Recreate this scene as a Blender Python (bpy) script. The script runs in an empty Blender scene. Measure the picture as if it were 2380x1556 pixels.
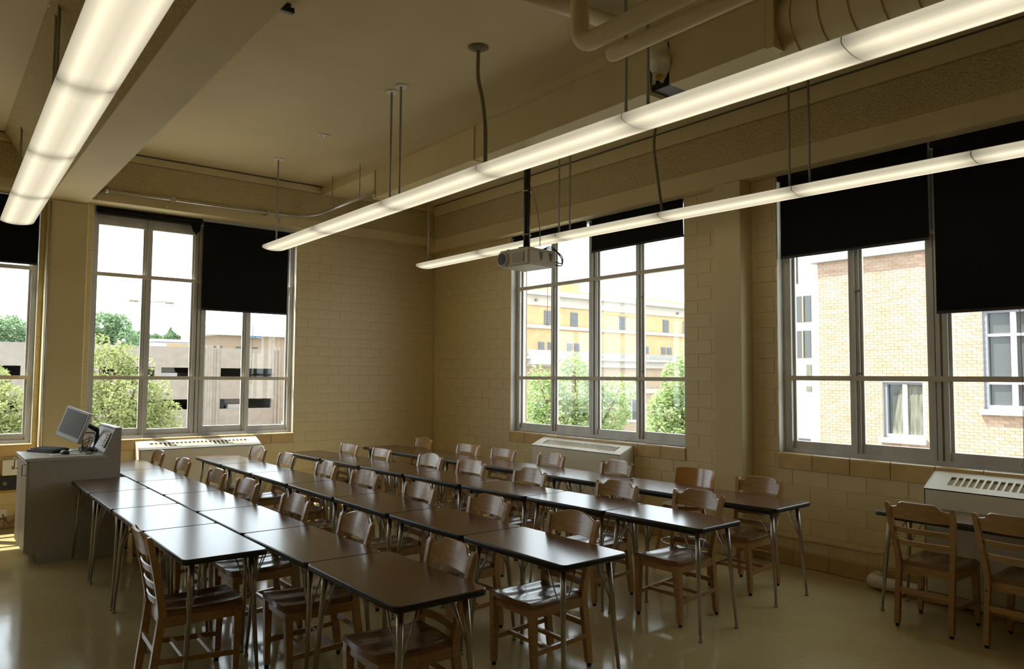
import bpy, math, random
from mathutils import Vector, Matrix
random.seed(7)
scene = bpy.context.scene
COL = scene.collection

# ------------------------------------------------------------------ camera
W_PX, H_PX, F_PX = 2380, 1556, 1732.27
YAW, PITCH, ROLL = 0.67047, 0.05668, 0.00694
CAM = Vector((-0.08038, -0.14036, 1.72877))
_fw = Vector((math.sin(YAW) * math.cos(PITCH), math.cos(YAW) * math.cos(PITCH), math.sin(PITCH)))
_rt = Vector((math.cos(YAW), -math.sin(YAW), 0.0))
_up = _rt.cross(_fw)
RT = math.cos(ROLL) * _rt + math.sin(ROLL) * _up
UP = -math.sin(ROLL) * _rt + math.cos(ROLL) * _up
FW = _fw
cam_data = bpy.data.cameras.new('camera')
cam_data.sensor_fit = 'HORIZONTAL'
cam_data.sensor_width = 36.0
cam_data.lens = F_PX / W_PX * 36.0
cam_data.clip_start, cam_data.clip_end = 0.05, 600
cam = bpy.data.objects.new('camera', cam_data)
COL.objects.link(cam)
cam.matrix_world = Matrix(((RT.x, UP.x, -FW.x, CAM.x), (RT.y, UP.y, -FW.y, CAM.y), (RT.z, UP.z, -FW.z, CAM.z), (0, 0, 0, 1)))
scene.camera = cam

def ray(px, py):
    return FW + RT * ((px - W_PX / 2) / F_PX) - UP * ((py - H_PX / 2) / F_PX)

def hit(px, py, axis, val):
    d = ray(px, py)
    return CAM + d * ((val - CAM[axis]) / d[axis])

def deep(px, py, depth):
    return CAM + ray(px, py) * depth

# ------------------------------------------------------------------ light and exposure
SKY, SUN, LAMP = 4.6, 19.0, 1.22
world = bpy.data.worlds.new('sky')
scene.world = world
world.use_nodes = True
bg = world.node_tree.nodes['Background']
bg.inputs['Color'].default_value = (0.83, 0.92, 1.0, 1)
bg.inputs['Strength'].default_value = SKY
sun_data = bpy.data.lights.new('sun', 'SUN')
sun_data.energy = SUN
sun_data.angle = math.radians(0.6)
sun_data.color = (1.0, 0.95, 0.86)
sun = bpy.data.objects.new('sun', sun_data)
COL.objects.link(sun)
sun.location = (-20, 40, 60)
sun.rotation_euler = Vector((1.0, -1.0, -2.5)).to_track_quat('-Z', 'Y').to_euler()
vs = scene.view_settings
vs.view_transform, vs.look, vs.exposure, vs.gamma, vs.use_curve_mapping = 'Standard', 'None', 0.0, 1.0, False

# ------------------------------------------------------------------ materials
MATS = {}
def nodes_of(name):
    m = bpy.data.materials.new(name)
    m.use_nodes = True
    nt = m.node_tree
    return m, nt, nt.nodes['Principled BSDF'], nt.nodes, nt.links

def mat(name, col, rough=0.5, metal=0.0, spec=0.5, var=0.0, vscale=4.0, stretch=(1, 1, 1), bump=0.0, bscale=40.0, rand=0.0, coat=0.0, col2=None, vdetail=4.0):
    """plain procedural surface: base colour with noise variation, optional bump and per-object variation"""
    m, nt, p, N, L = nodes_of(name)
    p.inputs['Roughness'].default_value = rough
    p.inputs['Metallic'].default_value = metal
    p.inputs['Specular IOR Level'].default_value = spec
    p.inputs['Coat Weight'].default_value = coat
    p.inputs['Coat Roughness'].default_value = 0.12
    tc = N.new('ShaderNodeTexCoord')
    mp = N.new('ShaderNodeMapping')
    mp.inputs['Scale'].default_value = stretch
    L.new(tc.outputs['Object'], mp.inputs['Vector'])
    out = None
    if var > 0 or col2:
        nz = N.new('ShaderNodeTexNoise')
        nz.inputs['Scale'].default_value = vscale
        nz.inputs['Detail'].default_value = vdetail
        L.new(mp.outputs['Vector'], nz.inputs['Vector'])
        rp = N.new('ShaderNodeValToRGB')
        c2 = col2 if col2 else tuple(c * (1 - var) for c in col)
        c1 = col if col2 else tuple(min(1, c * (1 + var)) for c in col)
        rp.color_ramp.elements[0].position, rp.color_ramp.elements[1].position = 0.32, 0.68
        rp.color_ramp.elements[0].color = (*c2, 1)
        rp.color_ramp.elements[1].color = (*c1, 1)
        L.new(nz.outputs['Fac'], rp.inputs['Fac'])
        out = rp.outputs['Color']
    if rand > 0:
        oi = N.new('ShaderNodeObjectInfo')
        hs = N.new('ShaderNodeHueSaturation')
        mr = N.new('ShaderNodeMapRange')
        mr.inputs['To Min'].default_value, mr.inputs['To Max'].default_value = 1 - rand, 1 + rand
        L.new(oi.outputs['Random'], mr.inputs['Value'])
        L.new(mr.outputs['Result'], hs.inputs['Value'])
        if out: L.new(out, hs.inputs['Color'])
        else: hs.inputs['Color'].default_value = (*col, 1)
        out = hs.outputs['Color']
    if out: L.new(out, p.inputs['Base Color'])
    else: p.inputs['Base Color'].default_value = (*col, 1)
    if bump > 0:
        nb = N.new('ShaderNodeTexNoise')
        nb.inputs['Scale'].default_value = bscale
        nb.inputs['Detail'].default_value = 3
        L.new(mp.outputs['Vector'], nb.inputs['Vector'])
        bp = N.new('ShaderNodeBump')
        bp.inputs['Strength'].default_value = bump
        bp.inputs['Distance'].default_value = 0.01
        L.new(nb.outputs['Fac'], bp.inputs['Height'])
        L.new(bp.outputs['Normal'], p.inputs['Normal'])
    MATS[name] = m
    return m

mat('wall_paint', (0.68, 0.555, 0.30), 0.55, var=0.04, vscale=1.5, bump=0.12, bscale=90)
mat('ceiling_paint', (0.65, 0.54, 0.315), 0.8, var=0.05, vscale=0.8)
mat('plaster_smooth', (0.66, 0.545, 0.30), 0.7, var=0.05, vscale=1.2)
mat('duct_paint', (0.64, 0.525, 0.27), 0.6, var=0.06, vscale=1.4)
mat('sill_tile', (0.60, 0.42, 0.185), 0.22, var=0.08, vscale=5, rand=0.06)
mat('base_tile', (0.50, 0.34, 0.14), 0.3, var=0.08, vscale=5, rand=0.06)
mat('aluminium', (0.58, 0.56, 0.52), 0.45, metal=0.3, var=0.10, vscale=7, stretch=(1, 1, .25))
mat('aluminium_painted', (0.60, 0.54, 0.42), 0.5, var=0.05)
mat('daylit_jamb', (0.78, 0.76, 0.72), 0.6, var=0.05)  # white puts the daylight brightness of the wall reveals into the colour
mat('blind_cloth', (0.006, 0.006, 0.006), 0.8, spec=0.2)
mat('blind_rail', (0.02, 0.02, 0.02), 0.5)
mat('radiator_paint', (0.72, 0.66, 0.52), 0.45, var=0.03)
mat('grille_dark', (0.22, 0.18, 0.12), 0.8)
mat('slot_shade', (0.42, 0.34, 0.20), 0.9)
mat('oak', (0.47, 0.275, 0.110), 0.28, col2=(0.36, 0.19, 0.068), vscale=9, stretch=(6, 1.2, 6), vdetail=6, rand=0.14, coat=0.35)
mat('oak_seat', (0.25, 0.125, 0.055), 0.26, col2=(0.19, 0.09, 0.038), vscale=9, stretch=(1.2, 7, 7), vdetail=6, rand=0.14, coat=0.45)
mat('maple_shell', (0.52, 0.24, 0.055), 0.2, col2=(0.42, 0.18, 0.04), vscale=9, stretch=(6, 1.2, 6), vdetail=6, coat=0.6)
mat('rubber', (0.03, 0.028, 0.025), 0.7)
mat('walnut_laminate', (0.15, 0.078, 0.040), 0.20, spec=0.62, col2=(0.085, 0.045, 0.024), vscale=11, stretch=(9, 0.9, 1), vdetail=8, rand=0.08)
mat('black_vinyl', (0.012, 0.011, 0.012), 0.38)
mat('chrome', (0.46, 0.44, 0.40), 0.34, metal=1.0, var=0.05)
mat('steel_rod', (0.36, 0.34, 0.29), 0.5, metal=0.35)
mat('galvanised', (0.55, 0.55, 0.53), 0.35, metal=0.9, var=0.1, vscale=20)
mat('white_enamel', (0.80, 0.78, 0.72), 0.4)
mat('grey_laminate', (0.40, 0.37, 0.33), 0.42, var=0.05, vscale=60)
mat('grey_top', (0.50, 0.48, 0.46), 0.35, var=0.05, vscale=60)
mat('dark_edge', (0.10, 0.10, 0.09), 0.5)
mat('black_plastic', (0.015, 0.015, 0.016), 0.4)
mat('silver_plastic', (0.50, 0.51, 0.52), 0.35, metal=0.2)
mat('screen_off', (0.16, 0.165, 0.17), 0.28)
mat('beige_plastic', (0.62, 0.58, 0.50), 0.45)
mat('cream_pipe', (0.74, 0.63, 0.40), 0.6, var=0.06, vscale=3)
mat('white_pipe', (0.72, 0.66, 0.52), 0.5, var=0.06)
mat('insulation', (0.75, 0.70, 0.58), 0.9, var=0.15, vscale=14, bump=0.5, bscale=30)
mat('yellow_foam', (0.55, 0.33, 0.06), 0.9)
mat('paper', (0.85, 0.85, 0.83), 0.7)
mat('plywood', (0.52, 0.32, 0.12), 0.5, var=0.12, vscale=6, stretch=(1, 1, 6))
# outside
mat('asphalt', (0.24, 0.235, 0.225), 0.9, var=0.15, vscale=0.6)
mat('garage_brick', (0.275, 0.235, 0.20), 0.85, var=0.10, vscale=1.5)
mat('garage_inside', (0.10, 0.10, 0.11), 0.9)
mat('concrete', (0.32, 0.31, 0.29), 0.85, var=0.08, vscale=2)
mat('yellow_brick', (0.47, 0.34, 0.18), 0.85, var=0.08, vscale=1.2)
mat('limestone', (0.42, 0.385, 0.34), 0.8, var=0.06, vscale=1)
mat('pink_brick', (0.36, 0.27, 0.19), 0.85, var=0.1, vscale=1.5)
mat('louver', (0.22, 0.20, 0.185), 0.7)
mat('orange_brick', (0.47, 0.355, 0.27), 0.85, col2=(0.38, 0.23, 0.145), vscale=2.2, stretch=(1, 1, 5), rand=0.2)
mat('mortar', (0.60, 0.53, 0.45), 0.9)
mat('white_stone', (0.55, 0.53, 0.50), 0.8)
mat('window_dark', (0.06, 0.065, 0.065), 0.08, spec=0.6)
mat('curtain', (0.13, 0.13, 0.10), 0.9, var=0.3, vscale=3, stretch=(1, 6, 1))
mat('grey_frame', (0.20, 0.21, 0.23), 0.5)
mat('white_frame', (0.85, 0.85, 0.86), 0.5)
mat('tan_wall', (0.27, 0.20, 0.135), 0.9)
mat('solar_blue', (0.10, 0.22, 0.42), 0.3)
mat('bark', (0.16, 0.11, 0.07), 0.9, var=0.2, vscale=12, bump=0.5, bscale=20)
mat('car_paint', (0.75, 0.76, 0.78), 0.25, coat=0.5)
mat('car_dark', (0.05, 0.05, 0.06), 0.2)

def leaf_mat(name, c1, c2):
    m, nt, p, N, L = nodes_of(name)
    p.inputs['Roughness'].default_value = 0.55
    g = N.new('ShaderNodeNewGeometry')
    rp = N.new('ShaderNodeValToRGB')
    rp.color_ramp.elements[0].color, rp.color_ramp.elements[1].color = (*c2, 1), (*c1, 1)
    L.new(g.outputs['Random Per Island'], rp.inputs['Fac'])
    L.new(rp.outputs['Color'], p.inputs['Base Color'])
    tr = N.new('ShaderNodeBsdfTranslucent')
    L.new(rp.outputs['Color'], tr.inputs['Color'])
    mx = N.new('ShaderNodeMixShader'); mx.inputs[0].default_value = 0.4
    L.new(p.outputs[0], mx.inputs[1]); L.new(tr.outputs[0], mx.inputs[2])
    L.new(mx.outputs[0], N['Material Output'].inputs[0])
    MATS[name] = m
leaf_mat('leaf_olive', (0.42, 0.44, 0.17), (0.16, 0.20, 0.07))
leaf_mat('leaf_green', (0.46, 0.56, 0.26), (0.20, 0.29, 0.10))
leaf_mat('leaf_far', (0.26, 0.37, 0.19), (0.12, 0.19, 0.10))

def stipple():
    m, nt, p, N, L = nodes_of('stipple')
    p.inputs['Roughness'].default_value = 0.9
    tc = N.new('ShaderNodeTexCoord')
    v = N.new('ShaderNodeTexVoronoi'); v.inputs['Scale'].default_value = 60
    nz = N.new('ShaderNodeTexNoise'); nz.inputs['Scale'].default_value = 55; nz.inputs['Detail'].default_value = 4
    L.new(tc.outputs['Object'], v.inputs['Vector']); L.new(tc.outputs['Object'], nz.inputs['Vector'])
    rp = N.new('ShaderNodeValToRGB')
    rp.color_ramp.elements[0].position, rp.color_ramp.elements[1].position = 0.36, 0.5
    rp.color_ramp.elements[0].color, rp.color_ramp.elements[1].color = (0.44, 0.35, 0.17, 1), (0.57, 0.465, 0.24, 1)
    L.new(nz.outputs['Fac'], rp.inputs['Fac'])
    L.new(rp.outputs['Color'], p.inputs['Base Color'])
    b = N.new('ShaderNodeBump'); b.inputs['Strength'].default_value = 0.7; b.inputs['Distance'].default_value = 0.012
    L.new(v.outputs['Distance'], b.inputs['Height']); L.new(b.outputs['Normal'], p.inputs['Normal'])
    MATS['stipple'] = m
stipple()

def floor_mat():
    m, nt, p, N, L = nodes_of('floor_vinyl')
    tc = N.new('ShaderNodeTexCoord')
    br = N.new('ShaderNodeTexBrick')
    br.offset = 0.0
    br.inputs['Scale'].default_value = 1.0
    br.inputs['Brick Width'].default_value = br.inputs['Row Height'].default_value = 0.305
    br.inputs['Mortar Size'].default_value = 0.0012
    br.inputs['Color1'].default_value = (0.53, 0.425, 0.215, 1)
    br.inputs['Color2'].default_value = (0.49, 0.39, 0.195, 1)
    br.inputs['Mortar'].default_value = (0.46, 0.35, 0.17, 1)
    L.new(tc.outputs['Object'], br.inputs['Vector'])
    nz = N.new('ShaderNodeTexNoise'); nz.inputs['Scale'].default_value = 26; nz.inputs['Detail'].default_value = 6
    L.new(tc.outputs['Object'], nz.inputs['Vector'])
    mx = N.new('ShaderNodeMix'); mx.data_type = 'RGBA'; mx.blend_type = 'MULTIPLY'
    rp = N.new('ShaderNodeValToRGB')
    rp.color_ramp.elements[0].color, rp.color_ramp.elements[1].color = (0.82, 0.8, 0.76, 1), (1, 1, 1, 1)
    L.new(nz.outputs['Fac'], rp.inputs['Fac'])
    mx.inputs[0].default_value = 1.0
    L.new(br.outputs['Color'], mx.inputs[6]); L.new(rp.outputs['Color'], mx.inputs[7])
    L.new(mx.outputs[2], p.inputs['Base Color'])
    n2 = N.new('ShaderNodeTexNoise'); n2.inputs['Scale'].default_value = 1.2; n2.inputs['Detail'].default_value = 3
    L.new(tc.outputs['Object'], n2.inputs['Vector'])
    mr = N.new('ShaderNodeMapRange'); mr.inputs['To Min'].default_value, mr.inputs['To Max'].default_value = 0.07, 0.16
    L.new(n2.outputs['Fac'], mr.inputs['Value']); L.new(mr.outputs['Result'], p.inputs['Roughness'])
    p.inputs['Specular IOR Level'].default_value = 0.5
    b = N.new('ShaderNodeBump'); b.inputs['Strength'].default_value = 0.06; b.inputs['Distance'].default_value = 0.02
    n3 = N.new('ShaderNodeTexNoise'); n3.inputs['Scale'].default_value = 2.5
    L.new(tc.outputs['Object'], n3.inputs['Vector'])
    L.new(n3.outputs['Fac'], b.inputs['Height']); L.new(b.outputs['Normal'], p.inputs['Normal'])
    MATS['floor_vinyl'] = m
floor_mat()

def glass_mat():
    m, nt, p, N, L = nodes_of('window_glass')
    N.remove(p)
    t = N.new('ShaderNodeBsdfTransparent'); t.inputs['Color'].default_value = (0.95, 0.965, 0.955, 1)
    g = N.new('ShaderNodeBsdfGlossy'); g.inputs['Roughness'].default_value = 0.02
    lw = N.new('ShaderNodeLayerWeight'); lw.inputs['Blend'].default_value = 0.5
    pw = N.new('ShaderNodeMath'); pw.operation = 'POWER'; pw.inputs[1].default_value = 5.0
    ma = N.new('ShaderNodeMath'); ma.operation = 'MULTIPLY_ADD'; ma.inputs[1].default_value = 0.9; ma.inputs[2].default_value = 0.045
    L.new(lw.outputs['Facing'], pw.inputs[0]); L.new(pw.outputs[0], ma.inputs[0])
    mx = N.new('ShaderNodeMixShader')
    L.new(ma.outputs[0], mx.inputs[0]); L.new(t.outputs[0], mx.inputs[1]); L.new(g.outputs[0], mx.inputs[2])
    L.new(mx.outputs[0], N['Material Output'].inputs[0])
    MATS['window_glass'] = m
glass_mat()

def lens_mat():
    """acrylic lens of the pendant lights: tube stripes and dim ends are painted into its emission"""
    m, nt, p, N, L = nodes_of('lamp_lens')
    N.remove(p)
    e = N.new('ShaderNodeEmission')
    tc = N.new('ShaderNodeTexCoord')
    sp = N.new('ShaderNodeSeparateXYZ')
    L.new(tc.outputs['Generated'], sp.inputs[0])
    def ramp(out, vals, tint=(1, .89, .64)):
        rp = N.new('ShaderNodeValToRGB'); cr = rp.color_ramp
        while len(cr.elements) < len(vals): cr.elements.new(0.5)
        for el, (pos, v) in zip(cr.elements, vals):
            el.position = pos; el.color = (v * tint[0], v * tint[1], v * tint[2], 1)
        L.new(sp.outputs[out], rp.inputs['Fac']); return rp
    across = ramp('X', [(0.0, 0.46), (0.10, 0.66), (0.20, 1.0), (0.34, 0.76), (0.5, 0.64), (0.66, 0.76), (0.80, 1.0), (0.90, 0.66), (1.0, 0.46)])  # bright stripes painted into the emission, no tubes modelled
    along = ramp('Y', [(0.0, 0.50), (0.05, 0.78), (0.12, 1.0), (0.88, 1.0), (0.95, 0.78), (1.0, 0.50)], (1, 1, 1))
    rp = N.new('ShaderNodeMix'); rp.data_type = 'RGBA'; rp.blend_type = 'MULTIPLY'; rp.inputs[0].default_value = 1.0
    L.new(across.outputs['Color'], rp.inputs[6]); L.new(along.outputs['Color'], rp.inputs[7])
    e.inputs['Strength'].default_value = LAMP
    L.new(rp.outputs[2], e.inputs['Color'])
    L.new(e.outputs[0], N['Material Output'].inputs[0])
    MATS['lamp_lens'] = m
lens_mat()

# ------------------------------------------------------------------ mesh helpers
class MB:
    def __init__(s): s.v, s.f, s.s = [], [], []
    def add(s, vs, fs, smooth=False):
        o = len(s.v); s.v += [tuple(v) for v in vs]
        s.f += [tuple(i + o for i in f) for f in fs]; s.s += [smooth] * len(fs)
        return s
    def box(s, x0, x1, y0, y1, z0, z1):
        return s.add([(x0, y0, z0), (x1, y0, z0), (x1, y1, z0), (x0, y1, z0), (x0, y0, z1), (x1, y0, z1), (x1, y1, z1), (x0, y1, z1)],
                     [(0, 3, 2, 1), (4, 5, 6, 7), (0, 1, 5, 4), (1, 2, 6, 5), (2, 3, 7, 6), (3, 0, 4, 7)])
    def bevbox(s, x0, x1, y0, y1, z0, z1, b):
        """box with bevelled edges (chamfer b)"""
        o = []
        for sx in (0, 1):
            for sy in (0, 1):
                for sz in (0, 1):
                    X, Y, Z = (x0, x1)[sx], (y0, y1)[sy], (z0, z1)[sz]
                    dx, dy, dz = (b, -b)[sx], (b, -b)[sy], (b, -b)[sz]
                    o += [(X, Y + dy, Z + dz), (X + dx, Y, Z + dz), (X + dx, Y + dy, Z)]
        i = lambda sx, sy, sz, k: (sx * 4 + sy * 2 + sz) * 3 + k
        F = [(i(0,0,0,0), i(0,0,1,0), i(0,1,1,0), i(0,1,0,0)), (i(1,0,0,0), i(1,1,0,0), i(1,1,1,0), i(1,0,1,0)),
             (i(0,0,0,1), i(1,0,0,1), i(1,0,1,1), i(0,0,1,1)), (i(0,1,0,1), i(0,1,1,1), i(1,1,1,1), i(1,1,0,1)),
             (i(0,0,0,2), i(0,1,0,2), i(1,1,0,2), i(1,0,0,2)), (i(0,0,1,2), i(1,0,1,2), i(1,1,1,2), i(0,1,1,2))]
        for a in (0, 1):
            for c in (0, 1):
                F += [(i(a,c,0,0), i(a,c,1,0), i(a,c,1,1), i(a,c,0,1)), (i(a,0,c,0), i(a,1,c,0), i(a,1,c,2), i(a,0,c,2)), (i(0,a,c,1), i(1,a,c,1), i(1,a,c,2), i(0,a,c,2))]
                for d in (0, 1): F.append((i(a,c,d,0), i(a,c,d,1), i(a,c,d,2)))
        return s.add(o, F)
    def tube(s, pts, r, n=8, caps=True, smooth=True):
        pts = [Vector(p) for p in pts]
        rs = r if isinstance(r, (list, tuple)) else [r] * len(pts)
        vs, fs = [], []
        prev = None
        for k, p in enumerate(pts):
            d = (pts[min(k + 1, len(pts) - 1)] - pts[max(k - 1, 0)]).normalized()
            if prev is None:
                a = Vector((0, 0, 1)) if abs(d.z) < 0.9 else Vector((1, 0, 0))
                u = d.cross(a).normalized()
            else:
                u = (prev - d * prev.dot(d)).normalized()
            prev = u; w = d.cross(u)
            for j in range(n):
                t = 2 * math.pi * j / n
                vs.append(p + (u * math.cos(t) + w * math.sin(t)) * rs[k])
        for k in range(len(pts) - 1):
            for j in range(n):
                fs.append((k * n + j, k * n + (j + 1) % n, (k + 1) * n + (j + 1) % n, (k + 1) * n + j))
        s.add(vs, fs, smooth)
        if caps:
            o = len(s.v) - len(vs)
            s.f += [tuple(o + j for j in reversed(range(n))), tuple(o + (len(pts) - 1) * n + j for j in range(n))]; s.s += [False, False]
        return s
    def loft(s, rings, closed=True, caps=True, smooth=False):
        n = len(rings[0]); vs = [v for r in rings for v in r]; fs = []
        for k in range(len(rings) - 1):
            for j in range(n if closed else n - 1):
                fs.append((k * n + j, k * n + (j + 1) % n, (k + 1) * n + (j + 1) % n, (k + 1) * n + j))
        if caps: fs += [tuple(reversed(range(n))), tuple((len(rings) - 1) * n + j for j in range(n))]
        return s.add(vs, fs, smooth)
    def prism(s, pts, axis, a0, a1):
        """outline (2-D) extruded along axis 0/1/2; outline gives the two other coordinates in order"""
        def P(u, v, w): return ((w, u, v), (u, w, v), (u, v, w))[axis]
        return s.loft([[P(u, v, a0) for u, v in pts], [P(u, v, a1) for u, v in pts]])
    def sheet(s, fn, nu, nv, smooth=True):
        vs = [fn(i / nu, j / nv) for i in range(nu + 1) for j in range(nv + 1)]
        fs = [(i * (nv + 1) + j, (i + 1) * (nv + 1) + j, (i + 1) * (nv + 1) + j + 1, i * (nv + 1) + j + 1) for i in range(nu) for j in range(nv)]
        return s.add(vs, fs, smooth)
    def mesh(s, name, m):
        me = bpy.data.meshes.new(name)
        me.from_pydata(s.v, [], s.f)
        me.polygons.foreach_set('use_smooth', s.s)
        me.materials.append(MATS[m]); me.update()
        return me
    def build(s, name, m, parent=None, loc=None):
        return obj(name, s.mesh(name, m), parent, loc)

def smooth(pts, n=5):
    """Catmull-Rom points through pts"""
    P = [Vector(p) for p in pts]; P = [P[0] * 2 - P[1]] + P + [P[-1] * 2 - P[-2]]; out = []
    for i in range(1, len(P) - 2):
        a, b, c, d = P[i - 1:i + 3]
        for k in range(n):
            t = k / n
            out.append(.5 * (2 * b + (c - a) * t + (2 * a - 5 * b + 4 * c - d) * t * t + (3 * b - a - 3 * c + d) * t ** 3))
    return out + [P[-2]]

def obj(name, me, parent=None, loc=None):
    o = bpy.data.objects.new(name, me); COL.objects.link(o)
    if parent: o.parent = parent
    if loc is not None: o.location = loc
    return o

def tag(o, label=None, cat=None, group=None, kind=None):
    if label: o['label'] = label
    if cat: o['category'] = cat
    if group: o['group'] = group
    if kind: o['kind'] = kind
    return o

def thing(name, label, cat, loc=(0, 0, 0), rotz=0.0, group=None, kind=None):
    o = bpy.data.objects.new(name, None); COL.objects.link(o)
    o.empty_display_size = 0.1
    o.location = loc; o.rotation_euler = (0, 0, rotz)
    return tag(o, label, cat, group, kind)

def copy_tree(o, parent=None):
    c = o.copy(); COL.objects.link(c)
    if parent: c.parent = parent
    for ch in list(o.children): copy_tree(ch, c)
    return c

ORD = ['first', 'second', 'third', 'fourth', 'fifth', 'sixth', 'seventh', 'eighth']
# ------------------------------------------------------------------ the room
XB, YA, ZC = 6.335, 9.95, 4.40
X0, Y0 = -3.4, -3.2
# window openings: (u0, u1, z0, z1) ; right wall u = y, far wall u = x
W2 = (4.97, 7.98, 0.990, 3.74)
W3 = (1.08, 3.86, 1.036, 3.70)
W1 = (1.49, 4.03, 0.935, 3.77)
W0 = (-1.59, 0.945, 0.935, 3.77)

def wbox(mb, wall, u0, u1, w0, w1, z0, z1):
    if wall == 'B': mb.box(XB + w0, XB + w1, u0, u1, z0, z1)
    else: mb.box(u0, u1, YA + w0, YA + w1, z0, z1)

def wall_with_openings(mb, wall, u0, u1, w0, w1, z0, z1, ops, shrink=0.0):
    u = u0
    for a, b, za, zb in sorted(ops):
        a, b, za, zb = a + shrink, b - shrink, za + shrink * .5, zb - shrink
        wbox(mb, wall, u, a, w0, w1, z0, z1)
        wbox(mb, wall, a, b, w0, w1, z0, za)
        wbox(mb, wall, a, b, w0, w1, zb, z1)
        u = b
    wbox(mb, wall, u, u1, w0, w1, z0, z1)

tag(MB().box(X0 - .4, XB + .1, Y0 - .4, YA + .1, -.25, 0).build('floor', 'floor_vinyl'), 'polished tan vinyl floor reflecting the bright windows', 'floor', kind='structure')
tag(MB().box(X0 - .4, XB + .42, Y0 - .4, YA + .42, ZC, ZC + .3).build('ceiling', 'ceiling_paint'), 'plain cream plaster ceiling crossed by a deep beam', 'ceiling', kind='structure')
mb = MB(); wall_with_openings(mb, 'B', Y0, YA + .1, .0045, .022, 0, ZC, [W2, W3])
wall_right = tag(mb.build('wall_right', 'wall_paint'), 'cream painted block wall with two tall windows and radiators', 'wall', kind='structure')
mb = MB(); wall_with_openings(mb, 'A', X0, XB + .006, .0045, .022, 0, ZC, [W0, W1])
wall_far = tag(mb.build('wall_far', 'wall_paint'), 'cream painted block wall behind the lectern with garage view windows', 'wall', kind='structure')
mb = MB(); wall_with_openings(mb, 'B', Y0 - .4, YA + .42, .21, .27, -6, ZC + 1.2, [W2, W3], .03); mb.build('brick_face', 'orange_brick', wall_right)
mb = MB(); wall_with_openings(mb, 'A', X0 - .4, XB + .21, .21, .27, -6, ZC + 1.2, [W0, W1], .03); mb.build('brick_face', 'orange_brick', wall_far)
mb = MB(); wall_with_openings(mb, 'B', Y0, YA + .2, .022, .21, 0, ZC, [W2, W3]); mb.build('jamb_lining', 'daylit_jamb', wall_right)
mb = MB(); wall_with_openings(mb, 'A', X0, XB + .1, .022, .21, 0, ZC, [W0, W1]); mb.build('jamb_lining', 'daylit_jamb', wall_far)
tag(MB().box(X0 - .4, X0, Y0 - .4, YA + .42, 0, ZC).build('wall_left', 'wall_paint'), 'cream side wall away from the window bays', 'wall', kind='structure')
tag(MB().box(X0, XB + .42, Y0 - .4, Y0, 0, ZC).build('wall_near', 'wall_paint'), 'cream wall at the back of the classroom', 'wall', kind='structure')

# --- bulkheads, pilasters, beams
BX, BY = 6.175, 9.72
t = tag(MB().box(BX + .004, XB + .01, Y0, YA, 3.68, ZC).build('trim_1', 'plaster_smooth'), 'long plaster bulkhead above the radiator wall windows', 'bulkhead', kind='structure')
MB().box(BX - .012, BX + .02, Y0, BY, 3.87, 4.215).build('stippled_band', 'stipple', t)
MB().box(BX - .03, BX + .02, Y0, BY, 4.225, ZC).build('upper_fascia', 'plaster_smooth', t)
MB().box(BX - .034, BX - .0, Y0, BY, ZC - .022, ZC - .006).build('gap_shade_strip', 'dark_edge', t)  # solid dark strip painted in for the shade at the ceiling joint
t = tag(MB().box(1.37, BX, BY + .004, YA + .01, 3.78, ZC).box(X0, 1.0, BY + .004, YA + .01, 3.78, ZC).build('trim_2', 'plaster_smooth'), 'plaster bulkhead with stippled band above the garage view windows', 'bulkhead', kind='structure')
MB().box(1.37, BX, BY - .012, BY + .02, 3.90, 4.285).box(X0, .8, BY - .012, BY + .02, 3.90, 4.285).build('stippled_band', 'stipple', t)
MB().box(1.37, BX, BY - .03, BY + .02, 4.295, ZC).box(X0, .6, BY - .03, BY + .02, 4.295, ZC).build('upper_fascia', 'plaster_smooth', t)
MB().box(1.37, 4.27, BY - .036, BY, ZC - .02, ZC - .004).box(X0, .56, BY - .036, BY, ZC - .02, ZC - .004).build('gap_shade_strip', 'dark_edge', t)  # dark strip again standing in for shade along the ceiling line
t = tag(MB().prism([(1.0, 3.73), (1.385, 3.73), (1.385, ZC), (.80, ZC)], 1, Y0, YA).build('trim_3', 'plaster_smooth'), 'deep ceiling beam beside the left row of lights', 'beam', kind='structure')
MB().prism([(.54, ZC), (.995, 3.735), (1.01, 3.76), (.60, ZC)], 1, Y0, YA - .22).build('stippled_side', 'stipple', t)
tag(MB().box(4.275, 4.75, Y0, BY, 4.28, ZC).build('trim_4', 'plaster_smooth'), 'shallow ceiling beam above the painted duct', 'beam', kind='structure')
tag(MB().bevbox(6.155, XB + .01, 4.14, 4.455, 0, 3.68, .006).build('trim_5', 'plaster_smooth'), 'plaster pilaster between the two radiator wall windows', 'pilaster', kind='structure')
tag(MB().bevbox(1.0, 1.405, 9.75, YA + .01, 0, 3.73, .01).build('trim_6', 'plaster_smooth'), 'plaster pilaster under the beam behind the lectern', 'pilaster', kind='structure')
tag(MB().tube([(1.02, 9.735, .3), (1.02, 9.735, 3.7)], .012, 6).build('vertical_conduit', 'galvanised'), 'thin metal conduit running down the pilaster behind the lectern', 'conduit')

# --- painted concrete blocks and glazed tiles, one by one
def inside_view(p):
    d = Vector(p) - CAM; z = d.dot(FW)
    if z < .2: return 0
    x, y = d.dot(RT) / z * F_PX + W_PX / 2, H_PX / 2 - d.dot(UP) / z * F_PX
    return 1.0 / z if -60 < x < W_PX + 60 and -60 < y < H_PX + 60 else 0

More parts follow.
